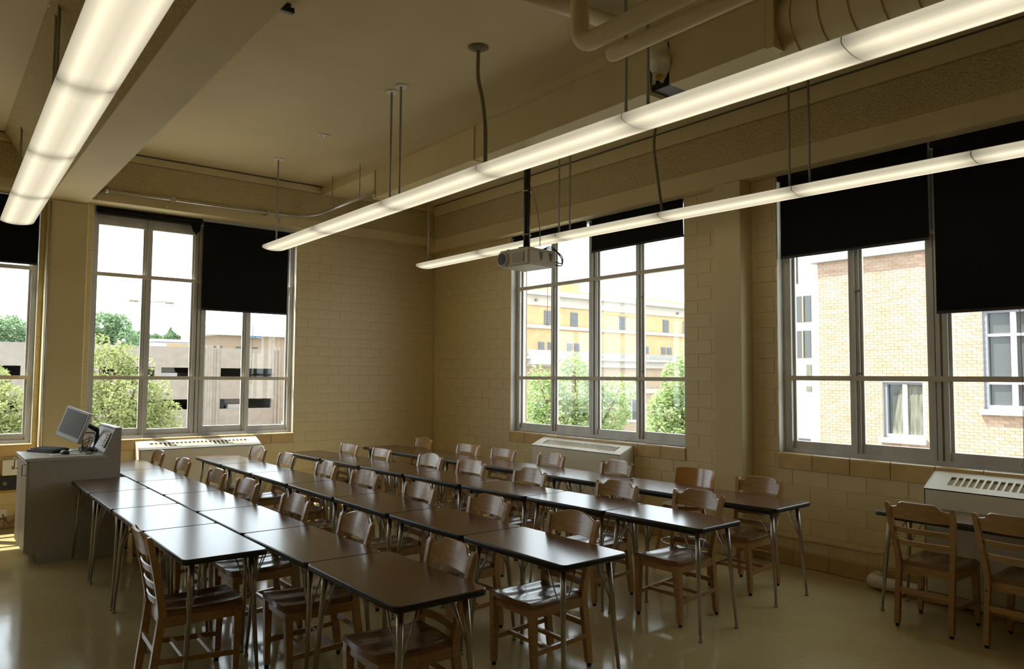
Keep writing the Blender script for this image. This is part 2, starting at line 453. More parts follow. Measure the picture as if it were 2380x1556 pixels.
def lay(u0, u1, z0, z1, course, length, ops, gap=.006):
    out = []; k = 0; z = z0
    while z < z1 - .02:
        zb = min(z + course, z1)
        u = u0 - (length * .5 if k % 2 else 0)
        while u < u1 - .01:
            segs = [(max(u, u0), min(u + length, u1), z, zb)]
            for a, b, za, zc in ops:
                new = []
                for s in segs:
                    if s[1] <= a or s[0] >= b or s[3] <= za + .01 or s[2] >= zc - .01: new.append(s); continue
                    if s[0] < a: new.append((s[0], a, s[2], s[3]))
                    if s[1] > b: new.append((b, s[1], s[2], s[3]))
                    if s[2] < za: new.append((max(s[0], a), min(s[1], b), s[2], za))
                    if s[3] > zc: new.append((max(s[0], a), min(s[1], b), zc, s[3]))
                segs = new
            out += [(a + gap / 2, b - gap / 2, c + gap / 2, d - gap / 2) for a, b, c, d in segs if b - a > .03 and d - c > .025]
            u += length
        z += course; k += 1
    return out

def place_pieces(rects, wall, parent, name, m, thick=.012, proud=0.0, limit=300, stuff='blockwork'):
    meshes = {}
    def centre(r):
        u, z = (r[0] + r[1]) / 2, (r[2] + r[3]) / 2
        return (XB - proud, u, z) if wall == 'B' else (u, YA - proud, z)
    rects = sorted(rects, key=lambda r: -inside_view(centre(r)) * (r[1] - r[0]) * (r[3] - r[2]))
    for r in rects[:limit]:
        w, h = round(r[1] - r[0], 3), round(r[3] - r[2], 3)
        if (w, h) not in meshes:
            b = MB()
            if wall == 'B': b.bevbox(0, thick, -w / 2, w / 2, -h / 2, h / 2, .0035)
            else: b.bevbox(-w / 2, w / 2, 0, thick, -h / 2, h / 2, .0035)
            meshes[(w, h)] = b.mesh(name, m)
        obj(name, meshes[(w, h)], parent, centre(r))
    if len(rects) > limit:
        b = MB()
        for r in rects[limit:]: wbox(b, wall, r[0], r[1], -proud, thick - proud, r[2], r[3])
        tag(b.build(stuff, m, parent), kind='stuff')

ops = lambda W, c: [(W[0], W[1], W[2] - c, W[3])]
r1 = lay(4.455, 9.95, .1415, 3.68, .1415, .335, ops(W2, .1415))
r2 = lay(.6, 4.14, .148, 3.68, .148, .347, ops(W3, .148))
place_pieces(r1 + r2, 'B', wall_right, 'block', 'wall_paint')
r3 = lay(1.405, 6.335, .1336, 3.78, .1336, .33, ops(W1, .1336)) + lay(.5, 1.0, .1336, 3.78, .1336, .33, ops(W0, .1336))
place_pieces(r3, 'A', wall_far, 'block', 'wall_paint')

def sill(wall, W, parent, course, length, m='sill_tile'):
    n = max(1, round((W[1] - W[0] + .02) / length)); step = (W[1] - W[0] + .02) / n
    prof = [(-.014, -course), (-.014, -.022), (-.010, -.008), (.004, 0), (.098, 0), (.098, -.03), (.012, -.03), (.012, -course)]
    b = MB()
    if wall == 'B': b.prism(prof, 1, -step / 2 + .0035, step / 2 - .0035)
    else: b.prism(prof, 0, -step / 2 + .0035, step / 2 - .0035)
    me = b.mesh('sill_tile', m)
    for k in range(n):
        u = W[0] - .01 + step * (k + .5)
        obj('sill_tile', me, parent, (XB, u, W[2]) if wall == 'B' else (u, YA, W[2]))
sill('B', W2, wall_right, .1415, .335); sill('B', W3, wall_right, .148, .347)
sill('A', W1, wall_far, .1336, .33); sill('A', W0, wall_far, .1336, .33)
bb = tag(MB().box(XB - .004, XB + .006, Y0, YA, 0, .143).build('baseboard_right', 'mortar'), 'brown glazed tile base along the radiator wall', 'baseboard', kind='structure')
place_pieces(lay(.6, 4.14, 0, .148, .148, .347, []) + lay(4.455, 9.9, 0, .1415, .1415, .335, []), 'B', bb, 'base_tile', 'base_tile', .012, .012)
bb = tag(MB().box(X0, XB, YA - .004, YA + .006, 0, .130).build('baseboard_far', 'mortar'), 'brown glazed tile base along the garage view wall', 'baseboard', kind='structure')
place_pieces(lay(-.6, 1.0, 0, .1336, .1336, .33, []) + lay(1.405, 6.3, 0, .1336, .1336, .33, []), 'A', bb, 'base_tile', 'base_tile', .012, .012)

# --- windows
def window(n, wall, W, zmid, label, levers=()):
    root = thing('window_%d' % n, label, 'window', (0, 0, 0), kind='structure')
    fj, fm = (.08, .040) if wall == 'B' else (.055, .030)
    u0, u1, z0, z1 = W; q = (u1 - u0) / 4; um = (u0 + u1) / 2; ztop = 2.95
    def bar(name, a, b, za, zb, w0=.105, w1=.20, m='aluminium'):
        x = MB(); wbox(x, wall, a, b, w0, w1, za, zb); return x.build(name, m, root)
    x = MB()
    for a, b in ((u0, u0 + fj), (u1 - fj, u1)): wbox(x, wall, a, b, .10, .205, z0, z1)
    wbox(x, wall, u0 + fj, u1 - fj, .102, .204, z1 - .06, z1); wbox(x, wall, u0 + fj, u1 - fj, .102, .204, z0, z0 + .035)
    x.build('frame', 'aluminium', root)
    x = MB()
    for a, b, c, d in ((-.072, -.030, .115, .18), (-.030, -.017, .132, .18), (-.017, .017, .105, .18), (.017, .030, .132, .18), (.030, .072, .115, .18)):
        wbox(x, wall, um + a, um + b, c, d, z0 + .02, z1 - .03)
    x.build('mullion', 'aluminium', root)
    for c in (u0 + q, u1 - q):
        x = MB(); wbox(x, wall, c - fm, c - .008, .12, .165, z0 + .03, z1 - .05); wbox(x, wall, c - .008, c + .008, .10, .165, z0 + .03, z1 - .05); wbox(x, wall, c + .008, c + fm, .12, .165, z0 + .03, z1 - .05)
        x.build('muntin', 'aluminium', root)
    for z in (zmid, ztop):
        x = MB(); wbox(x, wall, u0 + .01, u1 - .01, .090, .142, z - .022, z + .022); x.build('transom', 'aluminium_painted', root)
    cols = [u0 + fj, u0 + q - fm, u0 + q + fm, um - .072, um + .072, u1 - q - fm, u1 - q + fm, u1 - fj]
    for i in range(4):
        a, b = cols[2 * i], cols[2 * i + 1]
        zb = z0 + (.105 if i % 2 else .12)
        x = MB(); wbox(x, wall, a, b, .125 if i % 2 else .14, .195, z0 + .03, zb); x.build('bottom_rail', 'aluminium', root)
        for c in (a, b - .024):
            x = MB(); wbox(x, wall, c, c + .024, .14, .165, zb, z1 - .05); x.build('sash_stile', 'aluminium', root)
        for za, zc in ((zb, zmid - .024), (zmid + .024, ztop - .024), (ztop + .024, z1 - .06)):
            x = MB(); wbox(x, wall, a + .015, b - .015, .150, .154, za, zc); x.build('pane', 'window_glass', root)
    for c, za, zb in levers:
        pr = (lambda u, w, z: (XB + w, u, z)) if wall == 'B' else (lambda u, w, z: (u, YA + w, z))
        x = MB().tube([pr(c, .06, za), pr(c, .06, zb)], .007, 6)
        for z in (za + .02, zb - .02): x.tube([pr(c, .06, z), pr(c + .07, .11, z)], .009, 6)
        x.build('operator_rod', 'grille_dark', root)
    return root
w1_ = window(1, 'A', W1, 1.683, 'tall aluminium window behind the lectern looking onto the parking garage')
x = MB(); wbox(x, 'A', W1[0] + .03, W1[1] - .03, .112, .17, 3.56, 3.72); x.build('head_rail', 'aluminium', w1_)
window(2, 'B', W2, 1.715, 'tall aluminium window nearest the room corner looking onto the yellow building', [(5.60, 1.78, 2.68)])
window(3, 'B', W3, 1.735, 'wide aluminium window half shaded by black blinds facing an orange brick building', [(3.08, 1.76, 2.53)])
window(4, 'A', W0, 1.683, 'aluminium window left of the lectern pilaster, shaded at its top')

# --- roller blinds
def blind(wall, u0, u1, ztop, zbot, label, cord=None, sag=0.0, w=.035):
    u_c = (u0 + u1) / 2
    root = thing('roller_blind', label, 'blind', (XB + w, u_c, zbot) if wall == 'B' else (u_c, YA + w, zbot), 0 if wall == 'A' else -math.pi / 2, 'black roller blinds')
    h = (u1 - u0) / 2; H = ztop - zbot
    MB().tube([(-h, 0, H - .035), (h, 0, H - .035)], .034, 12).build('roller', 'blind_cloth', root)
    def fn(i, j):
        u = -h + .012 + (2 * h - .024) * i; z = .02 + (H - .055) * j
        return (u, -.003 + .006 * math.sin(i * 9 + j * 3) * (1 - j), z)
    b = MB().sheet(fn, 12, 8); b.sheet(lambda i, j: (fn(i, j)[0], fn(i, j)[1] + .003, fn(i, j)[2]), 12, 8)
    b.build('fabric', 'blind_cloth', root)
    MB().box(-h + .012, h - .012, -.007, .008, 0, .024).build('hem_bar', 'blind_rail', root)
    for s in (-1, 1): MB().box(s * (h + .008) - .005, s * (h + .008) + .005, -.03, .04, H - .07, H).build('bracket', 'steel_rod', root)
    if cord:
        c = cord[0]
        pts = [(c, -.005, .0), (c + .004, -.008, -cord[1] * .5), (c - .004, -.006, -cord[1])]
        x = MB().tube(pts, .0025, 5)
        ring = [(c - .004 + .016 * math.cos(t), -.006, -cord[1] - .018 + .018 * math.sin(t)) for t in [k * math.pi / 5 for k in range(11)]]
        x.tube(ring, .0025, 5); x.build('pull_cord', 'grille_dark', root)
    return root
b = blind('A', 1.51, 2.74, 3.765, 3.665, 'black blind rolled right up with a torn flap, lectern window', w=.03)
MB().add([(.47, -.02, .02), (.60, -.02, .03), (.585, -.03, -.06), (.54, -.035, -.12), (.50, -.03, -.07), (.47, -.012, .02), (.60, -.012, .03), (.585, -.022, -.06), (.54, -.027, -.12), (.50, -.022, -.07)],
         [(0, 1, 2, 3, 4), (9, 8, 7, 6, 5), (0, 5, 6, 1), (1, 6, 7, 2), (2, 7, 8, 3), (3, 8, 9, 4), (4, 9, 5, 0)]).build('torn_flap', 'blind_cloth', b)
blind('A', 2.755, 3.925, 3.74, 2.57, 'black blind drawn half down over the window behind the lectern', (0.10, .92), w=.03)
blind('A', -.30, .945, 3.76, 2.98, 'black blind in the window left of the lectern pilaster', w=.03)
blind('B', 6.49, 7.985, 3.735, 3.585, 'black blind rolled up above the window by the room corner', (0.0, 1.15))
blind('B', 4.99, 6.43, 3.735, 3.265, 'black blind with a short drop beside the projector window', (.03, 1.55))
blind('B', 2.475, 3.845, 3.70, 2.875, 'black blind half down over the brick view window, beside the pilaster', (.0, 1.1))
blind('B', 1.10, 2.455, 3.70, 2.262, 'longest hanging black blind, drawn far down the brick view window', (-.08, 1.15))

# --- convector radiators
def radiator(wall, u0, u1, depth, zf, zb, label, nslot=24):
    L = u1 - u0
    root = thing('radiator', label, 'radiator', (XB - depth, (u0 + u1) / 2, 0) if wall == 'B' else ((u0 + u1) / 2, YA - depth, 0), 0 if wall == 'A' else -math.pi / 2, 'convector radiators under the windows')
    # local: x along wall, +y towards the wall, front face at y = 0
    h, D = L / 2, depth - .012
    MB().prism([(0, .10), (0, zf), (.012, zf + .004), (.012, .10)], 0, -h, h).build('front_panel', 'radiator_paint', root)
    for s in (-1, 1):
        a, c = (s * h - .006, s * h + .006)
        MB().prism([(0, .02), (D, .02), (D, zb), (0, zf)], 0, a, c).build('end_panel', 'radiator_paint', root)
    MB().prism([(.015, .04), (D, .04), (D, zb - .014), (.015, zf - .012)], 0, -h + .01, h - .01).build('slot_shade_fill', 'slot_shade', root)  # filler whose colour stands in for the shade inside the slots
    sl = lambda y: zf + (zb - zf) * y / D
    def top(a, b, y0, y1): return MB().prism([(y0, sl(y0) - .008), (y1, sl(y1) - .008), (y1, sl(y1)), (y0, sl(y0))], 0, a, b)
    for y0, y1 in ((0, D * .27), (D * .73, D)): top(-h, h, y0, y1).build('top_rail', 'radiator_paint', root)
    for a, b in ((-h, -h + .14), (h - .14, h)): top(a, b, D * .27, D * .73).build('top_end', 'radiator_paint', root)
    w = (L - .28) / nslot
    me = top(-w * .16, w * .16, D * .27, D * .73).mesh('grille_bar', 'radiator_paint')
    for k in range(1, nslot): obj('grille_bar', me, root, (-h + .14 + w * k, 0, 0))
    return root
radiator('A', 2.03, 3.50, .25, .815, .905, 'sunlit cream convector radiator under the garage view window', 24)
radiator('B', 5.70, 7.24, .235, .862, .955, 'cream convector radiator under the window by the room corner', 34)
radiator('B', .85, 2.46, .235, .885, 1.005, 'cream convector radiator behind the table under the brick view window', 28)

# --- pendant lights
ZL = 3.262
def pendant(xc, y1, y2, label, group, ang, rods, end_far=False):
    yc = (y1 + y2) / 2; L = abs(y2 - y1)
    root = thing('pendant_light', label, 'ceiling light', (xc, yc, ZL), ang, group)
    hw = .145
    prof = [(-hw, .085), (-hw, .052)] + [(hw * math.sin(a), .052 * (1 - math.cos(a) / 1.0) ** 1.0) for a in [math.radians(d) for d in (-72, -52, -32, -12, 12, 32, 52, 72)]] + [(hw, .052), (hw, .085)]
    prof = [(-hw * .97, .060), (-hw, .030)] + [(hw * u, .026 * u * u) for u in (-.86, -.65, -.4, -.15, .15, .4, .65, .86)] + [(hw, .030), (hw * .97, .060)]
    h = L / 2 - .0025
    b = MB().loft([[(x, -h, z) for x, z in prof], [(x, h, z) for x, z in prof]], closed=False, caps=False, smooth=True)
    b.build('lens', 'lamp_lens', root)
    MB().box(-hw + .03, hw - .03, -h, h, .056, .070).build('housing', 'white_enamel', root)
    pe = [(x * .985, z * .97 + .003) for x, z in prof]
    for s in (-1, 1): MB().loft([[(x, s * (h - .004), z) for x, z in pe], [(x, s * (h - .001), z) for x, z in pe]]).build('end_plate', 'white_enamel', root)
    for s in rods:
        yy = s * (h - .085)
        MB().tube([(0, yy, .066), (0, yy, ZC - ZL - .01)], .011, 8).build('pendant_rod', 'steel_rod', root)
        MB().tube([(0, yy, ZC - ZL - .014), (0, yy, ZC - ZL)], [.055, .06], 12).build('ceiling_canopy', 'white_enamel', root)
    return root
def row(name, xs, ys, flex=None):
    n = len(ys) - 1
    for k in range(n):
        y1, y2 = ys[k], ys[k + 1]
        x1, x2 = xs(y1), xs(y2)
        lab = '%s light from the garage window wall, pendant row %s' % (ORD[k], name)
        pendant((x1 + x2) / 2, y2, y1, lab, 'pendant lights ' + name, math.atan2(-(x1 - x2), (y1 - y2)), (1,) if k % 2 == 0 else (-1,))
row('beside the beam', lambda y: .545 + (y - 3.1) * .0165, [9.02, 7.53, 5.98, 4.39, 2.9, 1.4, -.1])
row('nearest the projector', lambda y: 3.285 if y > 4 else 3.285 + (4 - y) * .03, [8.86, 7.36, 5.86, 4.38, 2.92, 1.57, .2])
row('along the radiator wall', lambda y: 5.52 + max(0, 5.5 - y) * .058, [8.95, 7.47, 5.99, 4.57, 3.21, 1.89, .55])
# ------------------------------------------------------------------ ceiling services
duct = thing('air_duct', 'cream painted rectangular air duct under the shallow ceiling beam', 'duct', (4.25, 2.6, 3.935))
def dsec(y0, y1): return MB().bevbox(0, .50, y0 - 2.6, y1 - 2.6, 0, .345, .004)
dsec(5.99, 8.10).build('duct_section', 'duct_paint', duct); dsec(3.66, 5.96).build('duct_section', 'duct_paint', duct); dsec(2.62, 3.44).build('duct_section', 'duct_paint', duct)
for y in (8.085, 5.975, 3.67):
    MB().box(-.012, .512, y - .02 - 2.6, y + .02 - 2.6, -.012, .345).build('flange', 'duct_paint', duct)
MB().box(.05, .45, 3.44 - 2.6, 3.66 - 2.6, .02, .34).build('joint_shade_block', 'black_plastic', duct)  # black block painted in for the darkness inside the broken duct
def flap(o):
    def fn(i, j):
        w = .10 + .07 * math.sin(math.pi * min(1, i * 1.15)) - .05 * i
        y = .93 + (j - .5) * 2 * w * .75 + .02 * math.sin(i * 7)
        return (-.012 - .07 * math.sin(math.pi * j) * (1 - .3 * i) + .012 * math.sin(9 * i + 5 * j) + o, y, .33 - .30 * i + .02 * math.sin(j * 8))
    return fn
MB().sheet(flap(0), 12, 10).sheet(flap(.012), 12, 10).build('torn_insulation', 'insulation', duct)
MB().tube([(-.03, .88, .05), (-.035, .93, .09), (-.02, .97, .07)], [.02, .035, .015], 7).build('foam_scrap', 'yellow_foam', duct)
sp = thing('spiral_duct', 'round spiral air duct joined to the painted rectangular duct', 'duct', (4.52, 2.62, 4.12))
MB().tube([(0, -.02, 0), (0, -3.5, 0)], .25, 24).build('spiral_pipe', 'duct_paint', sp)
me = MB().tube([(0, -.005, 0), (0, .005, 0)], .2535, 24).mesh('seam', 'duct_paint')
for k in range(16): obj('seam', me, sp, (0, -.16 - k * .19, 0))
MB().box(-.27, .27, -.06, .0, -.20, .15).build('transition_plate', 'duct_paint', sp)

def arc(c, r, a0, a1, n, f): return [f(c, r, a0 + (a1 - a0) * k / n) for k in range(n + 1)]
pp = thing('insulated_pipe', 'thick cream insulated pipe dropping from the ceiling and turning towards the room', 'pipe', (2.90, 2.99, 3.685))
pts = [(0, 0, .715), (0, 0, .10)] + [(0, -.10 + .10 * math.cos(t), .10 - .10 * math.sin(t)) for t in [math.radians(d) for d in (15, 30, 45, 60, 75, 90)]] + [(0, -.6, 0), (0, -5.0, 0)]
MB().tube(pts, .056, 14).build('pipe_run', 'cream_pipe', pp)
MB().tube([(0, 0, .70), (0, 0, .715)], .10, 16).build('ceiling_collar', 'cream_pipe', pp)
pp = thing('insulated_pipe', 'thinner cream insulated pipe with capped end beside the thick one', 'pipe', (3.03, 2.84, 3.625))
MB().tube([(0, .04, 0), (0, .03, 0), (0, 0, 0), (0, -4.8, 0)], [.02, .038, .046, .046], 14).build('pipe_run', 'cream_pipe', pp)
for y in (-.9, -2.4): MB().tube([(0, y, .04), (0, y, .775)], .007, 6).build('hanger_rod', 'steel_rod', pp)
p1, p2 = hit(1180, -30, 2, 4.30), hit(1450, 62, 2, 4.30)
pp = thing('cross_pipe', 'cream pipe crossing close to the ceiling behind the thick pipe', 'pipe', p1)
MB().tube([(0, 0, 0), p2 - p1], .055, 12).build('pipe_run', 'cream_pipe', pp)
MB().tube([Vector((-.02, .10, .03)), p2 - p1 + Vector((-.02, .10, .03))], .014, 8).build('side_conduit', 'galvanised', pp)

# metal conduit: along the far bulkhead, bends, then along the beam
cp = [hit(245, 448, 1, 9.66), hit(400, 466, 1, 9.66), hit(560, 486, 1, 9.66), hit(640, 494, 1, 9.66)]
zc = sum(p.z for p in cp) / 4
base = Vector((cp[0].x, 9.66, zc))
cd = thing('metal_conduit', 'galvanised conduit running over the garage view window and bending along the duct', 'conduit', base)
pts = [Vector((0, 0, 0)), Vector((cp[3].x - base.x, 0, .01))]
ex, ey = 4.16 - base.x, 0
pts += [Vector((ex - .35 + .35 * math.sin(t), -.35 + .35 * math.cos(t), .012 + .03 * t)) for t in [math.radians(d) for d in (0, 18, 36, 54, 72, 90)]] + [Vector((ex, -1.75, .06))]
MB().tube(pts, .021, 10).build('conduit_pipe', 'galvanised', cd)
MB().tube([(0, 0, 0), (-.07, -.01, -.05), (-.16, .0, -.09)], .022, 8).build('flexible_end', 'grille_dark', cd)
MB().tube([(-.01, 0, 0), (.03, 0, 0)], .032, 10).build('coupling', 'galvanised', cd)
for k in (.75, 1.95): MB().bevbox(k - .025, k + .025, -.026, .045, -.027, .035, .004).build('pipe_clamp', 'galvanised', cd)
for y in (-.55, -1.35): MB().tube([(ex, y, .03), (ex, y, ZC - zc)], .006, 6).build('hanger_rod', 'steel_rod', cd)
for k, (px, py) in enumerate([(231, 463), (388, 481), (653, 515)]):
    p = hit(px, py, 1, 9.70)
    tag(MB().tube([(0, .02, 0), (0, -.02, 0)], [.012, .016], 8).build('anchor_bolt', 'plaster_smooth', None, p), ('painted bolt stub beside the beam end over the garage window', 'painted bolt stub above the rolled up lectern window blind', 'painted bolt stub above the drawn lectern window blind')[k], 'bolt', 'bolt stubs')

# small ceiling fittings
p = hit(655, 6, 2, ZC)
br = thing('ceiling_bracket', 'small black bracket fixed to the ceiling beside the beam', 'bracket', p)
MB().bevbox(-.05, .06, -.03, .04, -.02, 0, .004).build('base_plate', 'black_plastic', br)
MB().bevbox(-.02, .09, -.02, .02, -.06, -.02, .004).build('hook_arm', 'black_plastic', br)
p = hit(752, 314, 2, ZC)
pl = thing('ceiling_plate', 'small blank cover plate on the bare ceiling', 'cover plate', p)
MB().bevbox(-.06, .06, -.045, .045, -.012, 0, .004).build('plate', 'white_enamel', pl)
for s in (-.03, .03): MB().tube([(s, 0, -.016), (s, 0, -.011)], .009, 8).build('screw', 'grille_dark', pl)
p = hit(1112, 110, 2, ZC)
dc = thing('drop_cord', 'dark flexible cable dropping from a round ceiling rose to the lights', 'cable', p)
MB().tube([(0, 0, -.03), (0, 0, -.006), (0, 0, 0)], [.03, .085, .085], 16).build('ceiling_rose', 'grille_dark', dc)
q = Vector((3.285, 4.45, ZL + .068)) - p
MB().tube(smooth([Vector((0, 0, -.01)), Vector((0, 0, -.25)), Vector((.02, .0, -.45)) + Vector((q.x, q.y, 0)) * .3, Vector((q.x * .9 + .02, q.y * .8, -.72)), q]), .016, 8).build('flex_cable', 'grille_dark', dc)
a, b_ = Vector((5.545, 4.62, ZC)), Vector((5.545, 4.60, ZL + .068))
dc = thing('drop_cord', 'dark flexible cable feeding the light row along the radiator wall', 'cable', a)
MB().tube([(0, 0, -.02), (0, 0, 0)], [.03, .07], 14).build('ceiling_rose', 'grille_dark', dc)
MB().tube(smooth([(0, 0, 0), (-.06, .03, -.35), (-.02, .02, -.7), b_ - a]), .014, 8).build('flex_cable', 'grille_dark', dc)

# ------------------------------------------------------------------ projector
pz = hit(1224, 606, 0, 4.50)
pj = thing('projector', 'grey ceiling projector hanging on a black pole', 'projector', (pz.x, pz.y, pz.z), math.radians(-85))
# local: lens face looks along -y, x across
w, d, h = .22, .19, .075
MB().bevbox(-w, w, -d, d, -h, h, .018).build('case', 'beige_plastic', pj)
MB().bevbox(-w + .02, w - .02, -d + .02, d - .02, h - .004, h + .018, .006).build('top_cover', 'beige_plastic', pj)
ln = MB().tube([(-.125, -d + .01, .0), (-.125, -d - .022, .0)], [.075, .070], 20).build('lens_ring', 'beige_plastic', pj)
MB().tube([(-.125, -d - .018, .0), (-.125, -d - .025, .0)], .058, 20).build('lens_glass', 'black_plastic', ln)
MB().tube([(-.125, -d - .022, .0), (-.125, -d - .028, .0)], [.03, .026], 16).build('inner_lens', 'black_plastic', ln)
MB().box(.0, .16, -d - .004, -d + .01, -.045, .05).build('grille_recess', 'grille_dark', pj)
me = MB().box(.004, .156, -d - .008, -d, -.0025, .0025).mesh('grille_fin', 'beige_plastic')
for k in range(11): obj('grille_fin', me, pj, (0, 0, -.042 + k * .0088))
for yy in (-.05, .08): MB().prism([(yy, .055), (yy + .05, .055), (yy + .04, -.01), (yy + .025, -.025)], 0, w - .004, w + .004).build('side_vent', 'grille_dark', pj)
for sx in (-.12, .12):
    MB().box(sx - .012, sx + .012, -.14, .14, h + .018, h + .03).build('mount_arm', 'black_plastic', pj)
MB().bevbox(-.06, .06, -.06, .06, h + .028, h + .055, .006).build('mount_plate', 'black_plastic', pj)
top = 3.931 - pz.z
MB().tube([(0, 0, h + .05), (0, 0, top)], .034, 12).build('pole', 'black_plastic', pj)
for k, (ox, oy) in enumerate(((.035, -.012), (-.034, .012))):
    MB().tube([(ox * .8, oy, h + .06), (ox, oy, h + .3), (ox * 1.25, oy, h + .55), (ox * .95, oy, h + .68), (ox * 1.3, oy, h + .82), (ox, oy, top)], .012, 7).build('bundled_cable', 'black_plastic', pj)
for z in (h + .17, h + .60, h + .90): MB().tube([(0, 0, z), (0, 0, z + .012)], .045, 12).build('cable_tie', 'beige_plastic', pj)
MB().tube(smooth([(.03, .0, top - .3), (.10, .03, h + .45), (.13, .05, h + .2), (.12, .06, h + .06)]), .004, 6).build('safety_wire', 'steel_rod', pj)
for k in range(2):
    MB().tube(smooth([(.10, .10, h + .03), (.20, .14, h + .05 - .02 * k), (w + .05 + .02 * k, d, .03), (w + .03, d + .04, -.03 - .02 * k), (w - .03, d - .002, -.01 - .03 * k)]), .006, 6).build('signal_cable', 'black_plastic', pj)

# ------------------------------------------------------------------ tables
def table_proto(L, Wd):
    """local: x across (width), y along (length), origin on the floor"""
    root = thing('classroom_table', '', 'table')
    hx, hy, z1, th, r = Wd / 2, L / 2, .74, .030, .035
    def outline(o):
        pts = []
        for cx, cy, a0 in ((hx - r, hy - r, 0), (-hx + r, hy - r, 90), (-hx + r, -hy + r, 180), (hx - r, -hy + r, 270)):
            for a in (0, 22.5, 45, 67.5, 90): pts.append((cx + (r + o) * math.cos(math.radians(a0 + a)), cy + (r + o) * math.sin(math.radians(a0 + a))))
        return pts
    MB().loft([[(x, y, z1 - th + .003) for x, y in outline(-.004)], [(x, y, z1 - .001) for x, y in outline(-.004)], [(x, y, z1) for x, y in outline(-.006)]]).build('table_top', 'walnut_laminate', root)
    MB().loft([[(x, y, z) for x, y in outline(o)] for z, o in ((z1 - th, -.006), (z1 - th, -.001), (z1 - th + .006, 0), (z1 - .006, 0), (z1 - .001, -.003), (z1 - .001, -.0065))], caps=False, smooth=True).build('edge_band', 'black_vinyl', root)
    for sx in (-1, 1):
        MB().box(sx * (hx - .075) - .012, sx * (hx - .075) + .012, -hy + .10, hy - .10, z1 - th - .03, z1 - th).build('under_rail', 'black_vinyl', root)
        for sy in (-1, 1):
            tx, ty, bx, by = sx * (hx - .075), sy * (hy - .085), sx * (hx - .035), sy * (hy - .035)
            lg = MB().tube([(tx, ty, z1 - th - .002), (tx + (bx - tx) * .35, ty + (by - ty) * .35, .47), (bx, by, .035)], [.0165, .0165, .0095], 10).build('leg', 'chrome', root)
            MB().tube([(bx, by, .045), (bx, by, .02)], .010, 8).tube([(bx, by, .022), (bx, by, .012), (bx, by, 0)], [.008, .013, .015], 10).build('foot_glide', 'steel_rod', lg)
            mx, my, mz = tx + (bx - tx) * .42, ty + (by - ty) * .42, .44
            MB().tube([(mx, my, mz), (tx - sx * .10, ty, z1 - th - .004)], .004, 6).build('brace_rod', 'chrome', lg)
            MB().tube([(mx, my, mz), (tx, ty - sy * .13, z1 - th - .004)], .004, 6).build('brace_rod', 'chrome', lg)
    return root
T_SHORT, T_LONG = None, None
protos = {}
def place_table(kind, x0, x1, y_far, y_near, ang, label, group):
    L0 = .905 if kind == 'short' else 1.80
    if kind not in protos:
        protos[kind] = table_proto(L0, .50); o = protos[kind]
    else:
        o = copy_tree(protos[kind])
    o.location = ((x0 + x1) / 2, (y_far + y_near) / 2, 0)
    o.rotation_euler = (0, 0, ang)
    o.scale = ((x1 - x0 - .004) / .50, ((y_far - y_near) / math.cos(ang) - .006) / L0, 1)
    tag(o, label, 'table', group)
    return o

def table_row(xl, wd, ys, rowname, group, kinds=None):
    for k in range(len(ys) - 1):
        ya, yb = ys[k], ys[k + 1]
        xa, xb = xl(ya), xl(yb)
        xm = (xa + xb) / 2; w = wd((ya + yb) / 2)
        kind = 'long' if (ya - yb) > 1.4 else 'short'
        lab = '%s brown laminate table from the garage window wall, %s' % (('long ' if kind == 'long' else '') + ORD[k], rowname)
        place_table(kind, xm, xm + w, ya, yb, math.atan2(-(xa - xb), ya - yb), lab, group)
lin = lambda a, b, c, d: (lambda y: a + (b - a) * (y - c) / (d - c))
table_row(lambda y: 1.056, lambda y: .462, [7.86, 6.93, 5.99, 5.03, 4.09], 'half of double row beside lectern', 'tables of the double row, lectern side')
table_row(lambda y: lin(1.522, 1.535, 9.3, 2.7)(y) if y > 3.7 else 1.55, lambda y: .46 if y > 4 else .50, [9.33, 8.37, 7.42, 6.485, 5.541, 4.593, 3.655, 2.70], 'half of double row with chairs', 'tables of the double row, chair side')
table_row(lin(2.555, 2.60, 9.3, 2.8), lambda y: .47 if y > 5 else .50, [9.315, 8.36, 7.43, 6.50, 5.55, 4.655, 3.73, 2.79], 'second row from lectern', 'tables of the second row')
table_row(lin(3.64, 3.96, 9.3, 2.96), lambda y: .50, [9.31, 8.30, 7.39, 6.51, 5.565, 4.68, 3.82, 2.965], 'third row from lectern', 'tables of the third row')
table_row(lin(4.78, 5.04, 9.3, 3.06), lambda y: .545, [9.34, 7.53, 5.66, 4.90, 3.09], 'row along radiator wall', 'tables of the radiator wall row')
place_table('long', 5.60, 6.09, 2.62, .80, 0, 'long brown laminate table pushed against the radiator under the brick view window', 'tables under the brick view window')

# ------------------------------------------------------------------ chairs
def post_x(z):
    if z < .43: return .238 - .055 * (z / .43)
    return .183 + .085 * ((z - .43) / .43) ** 1.25

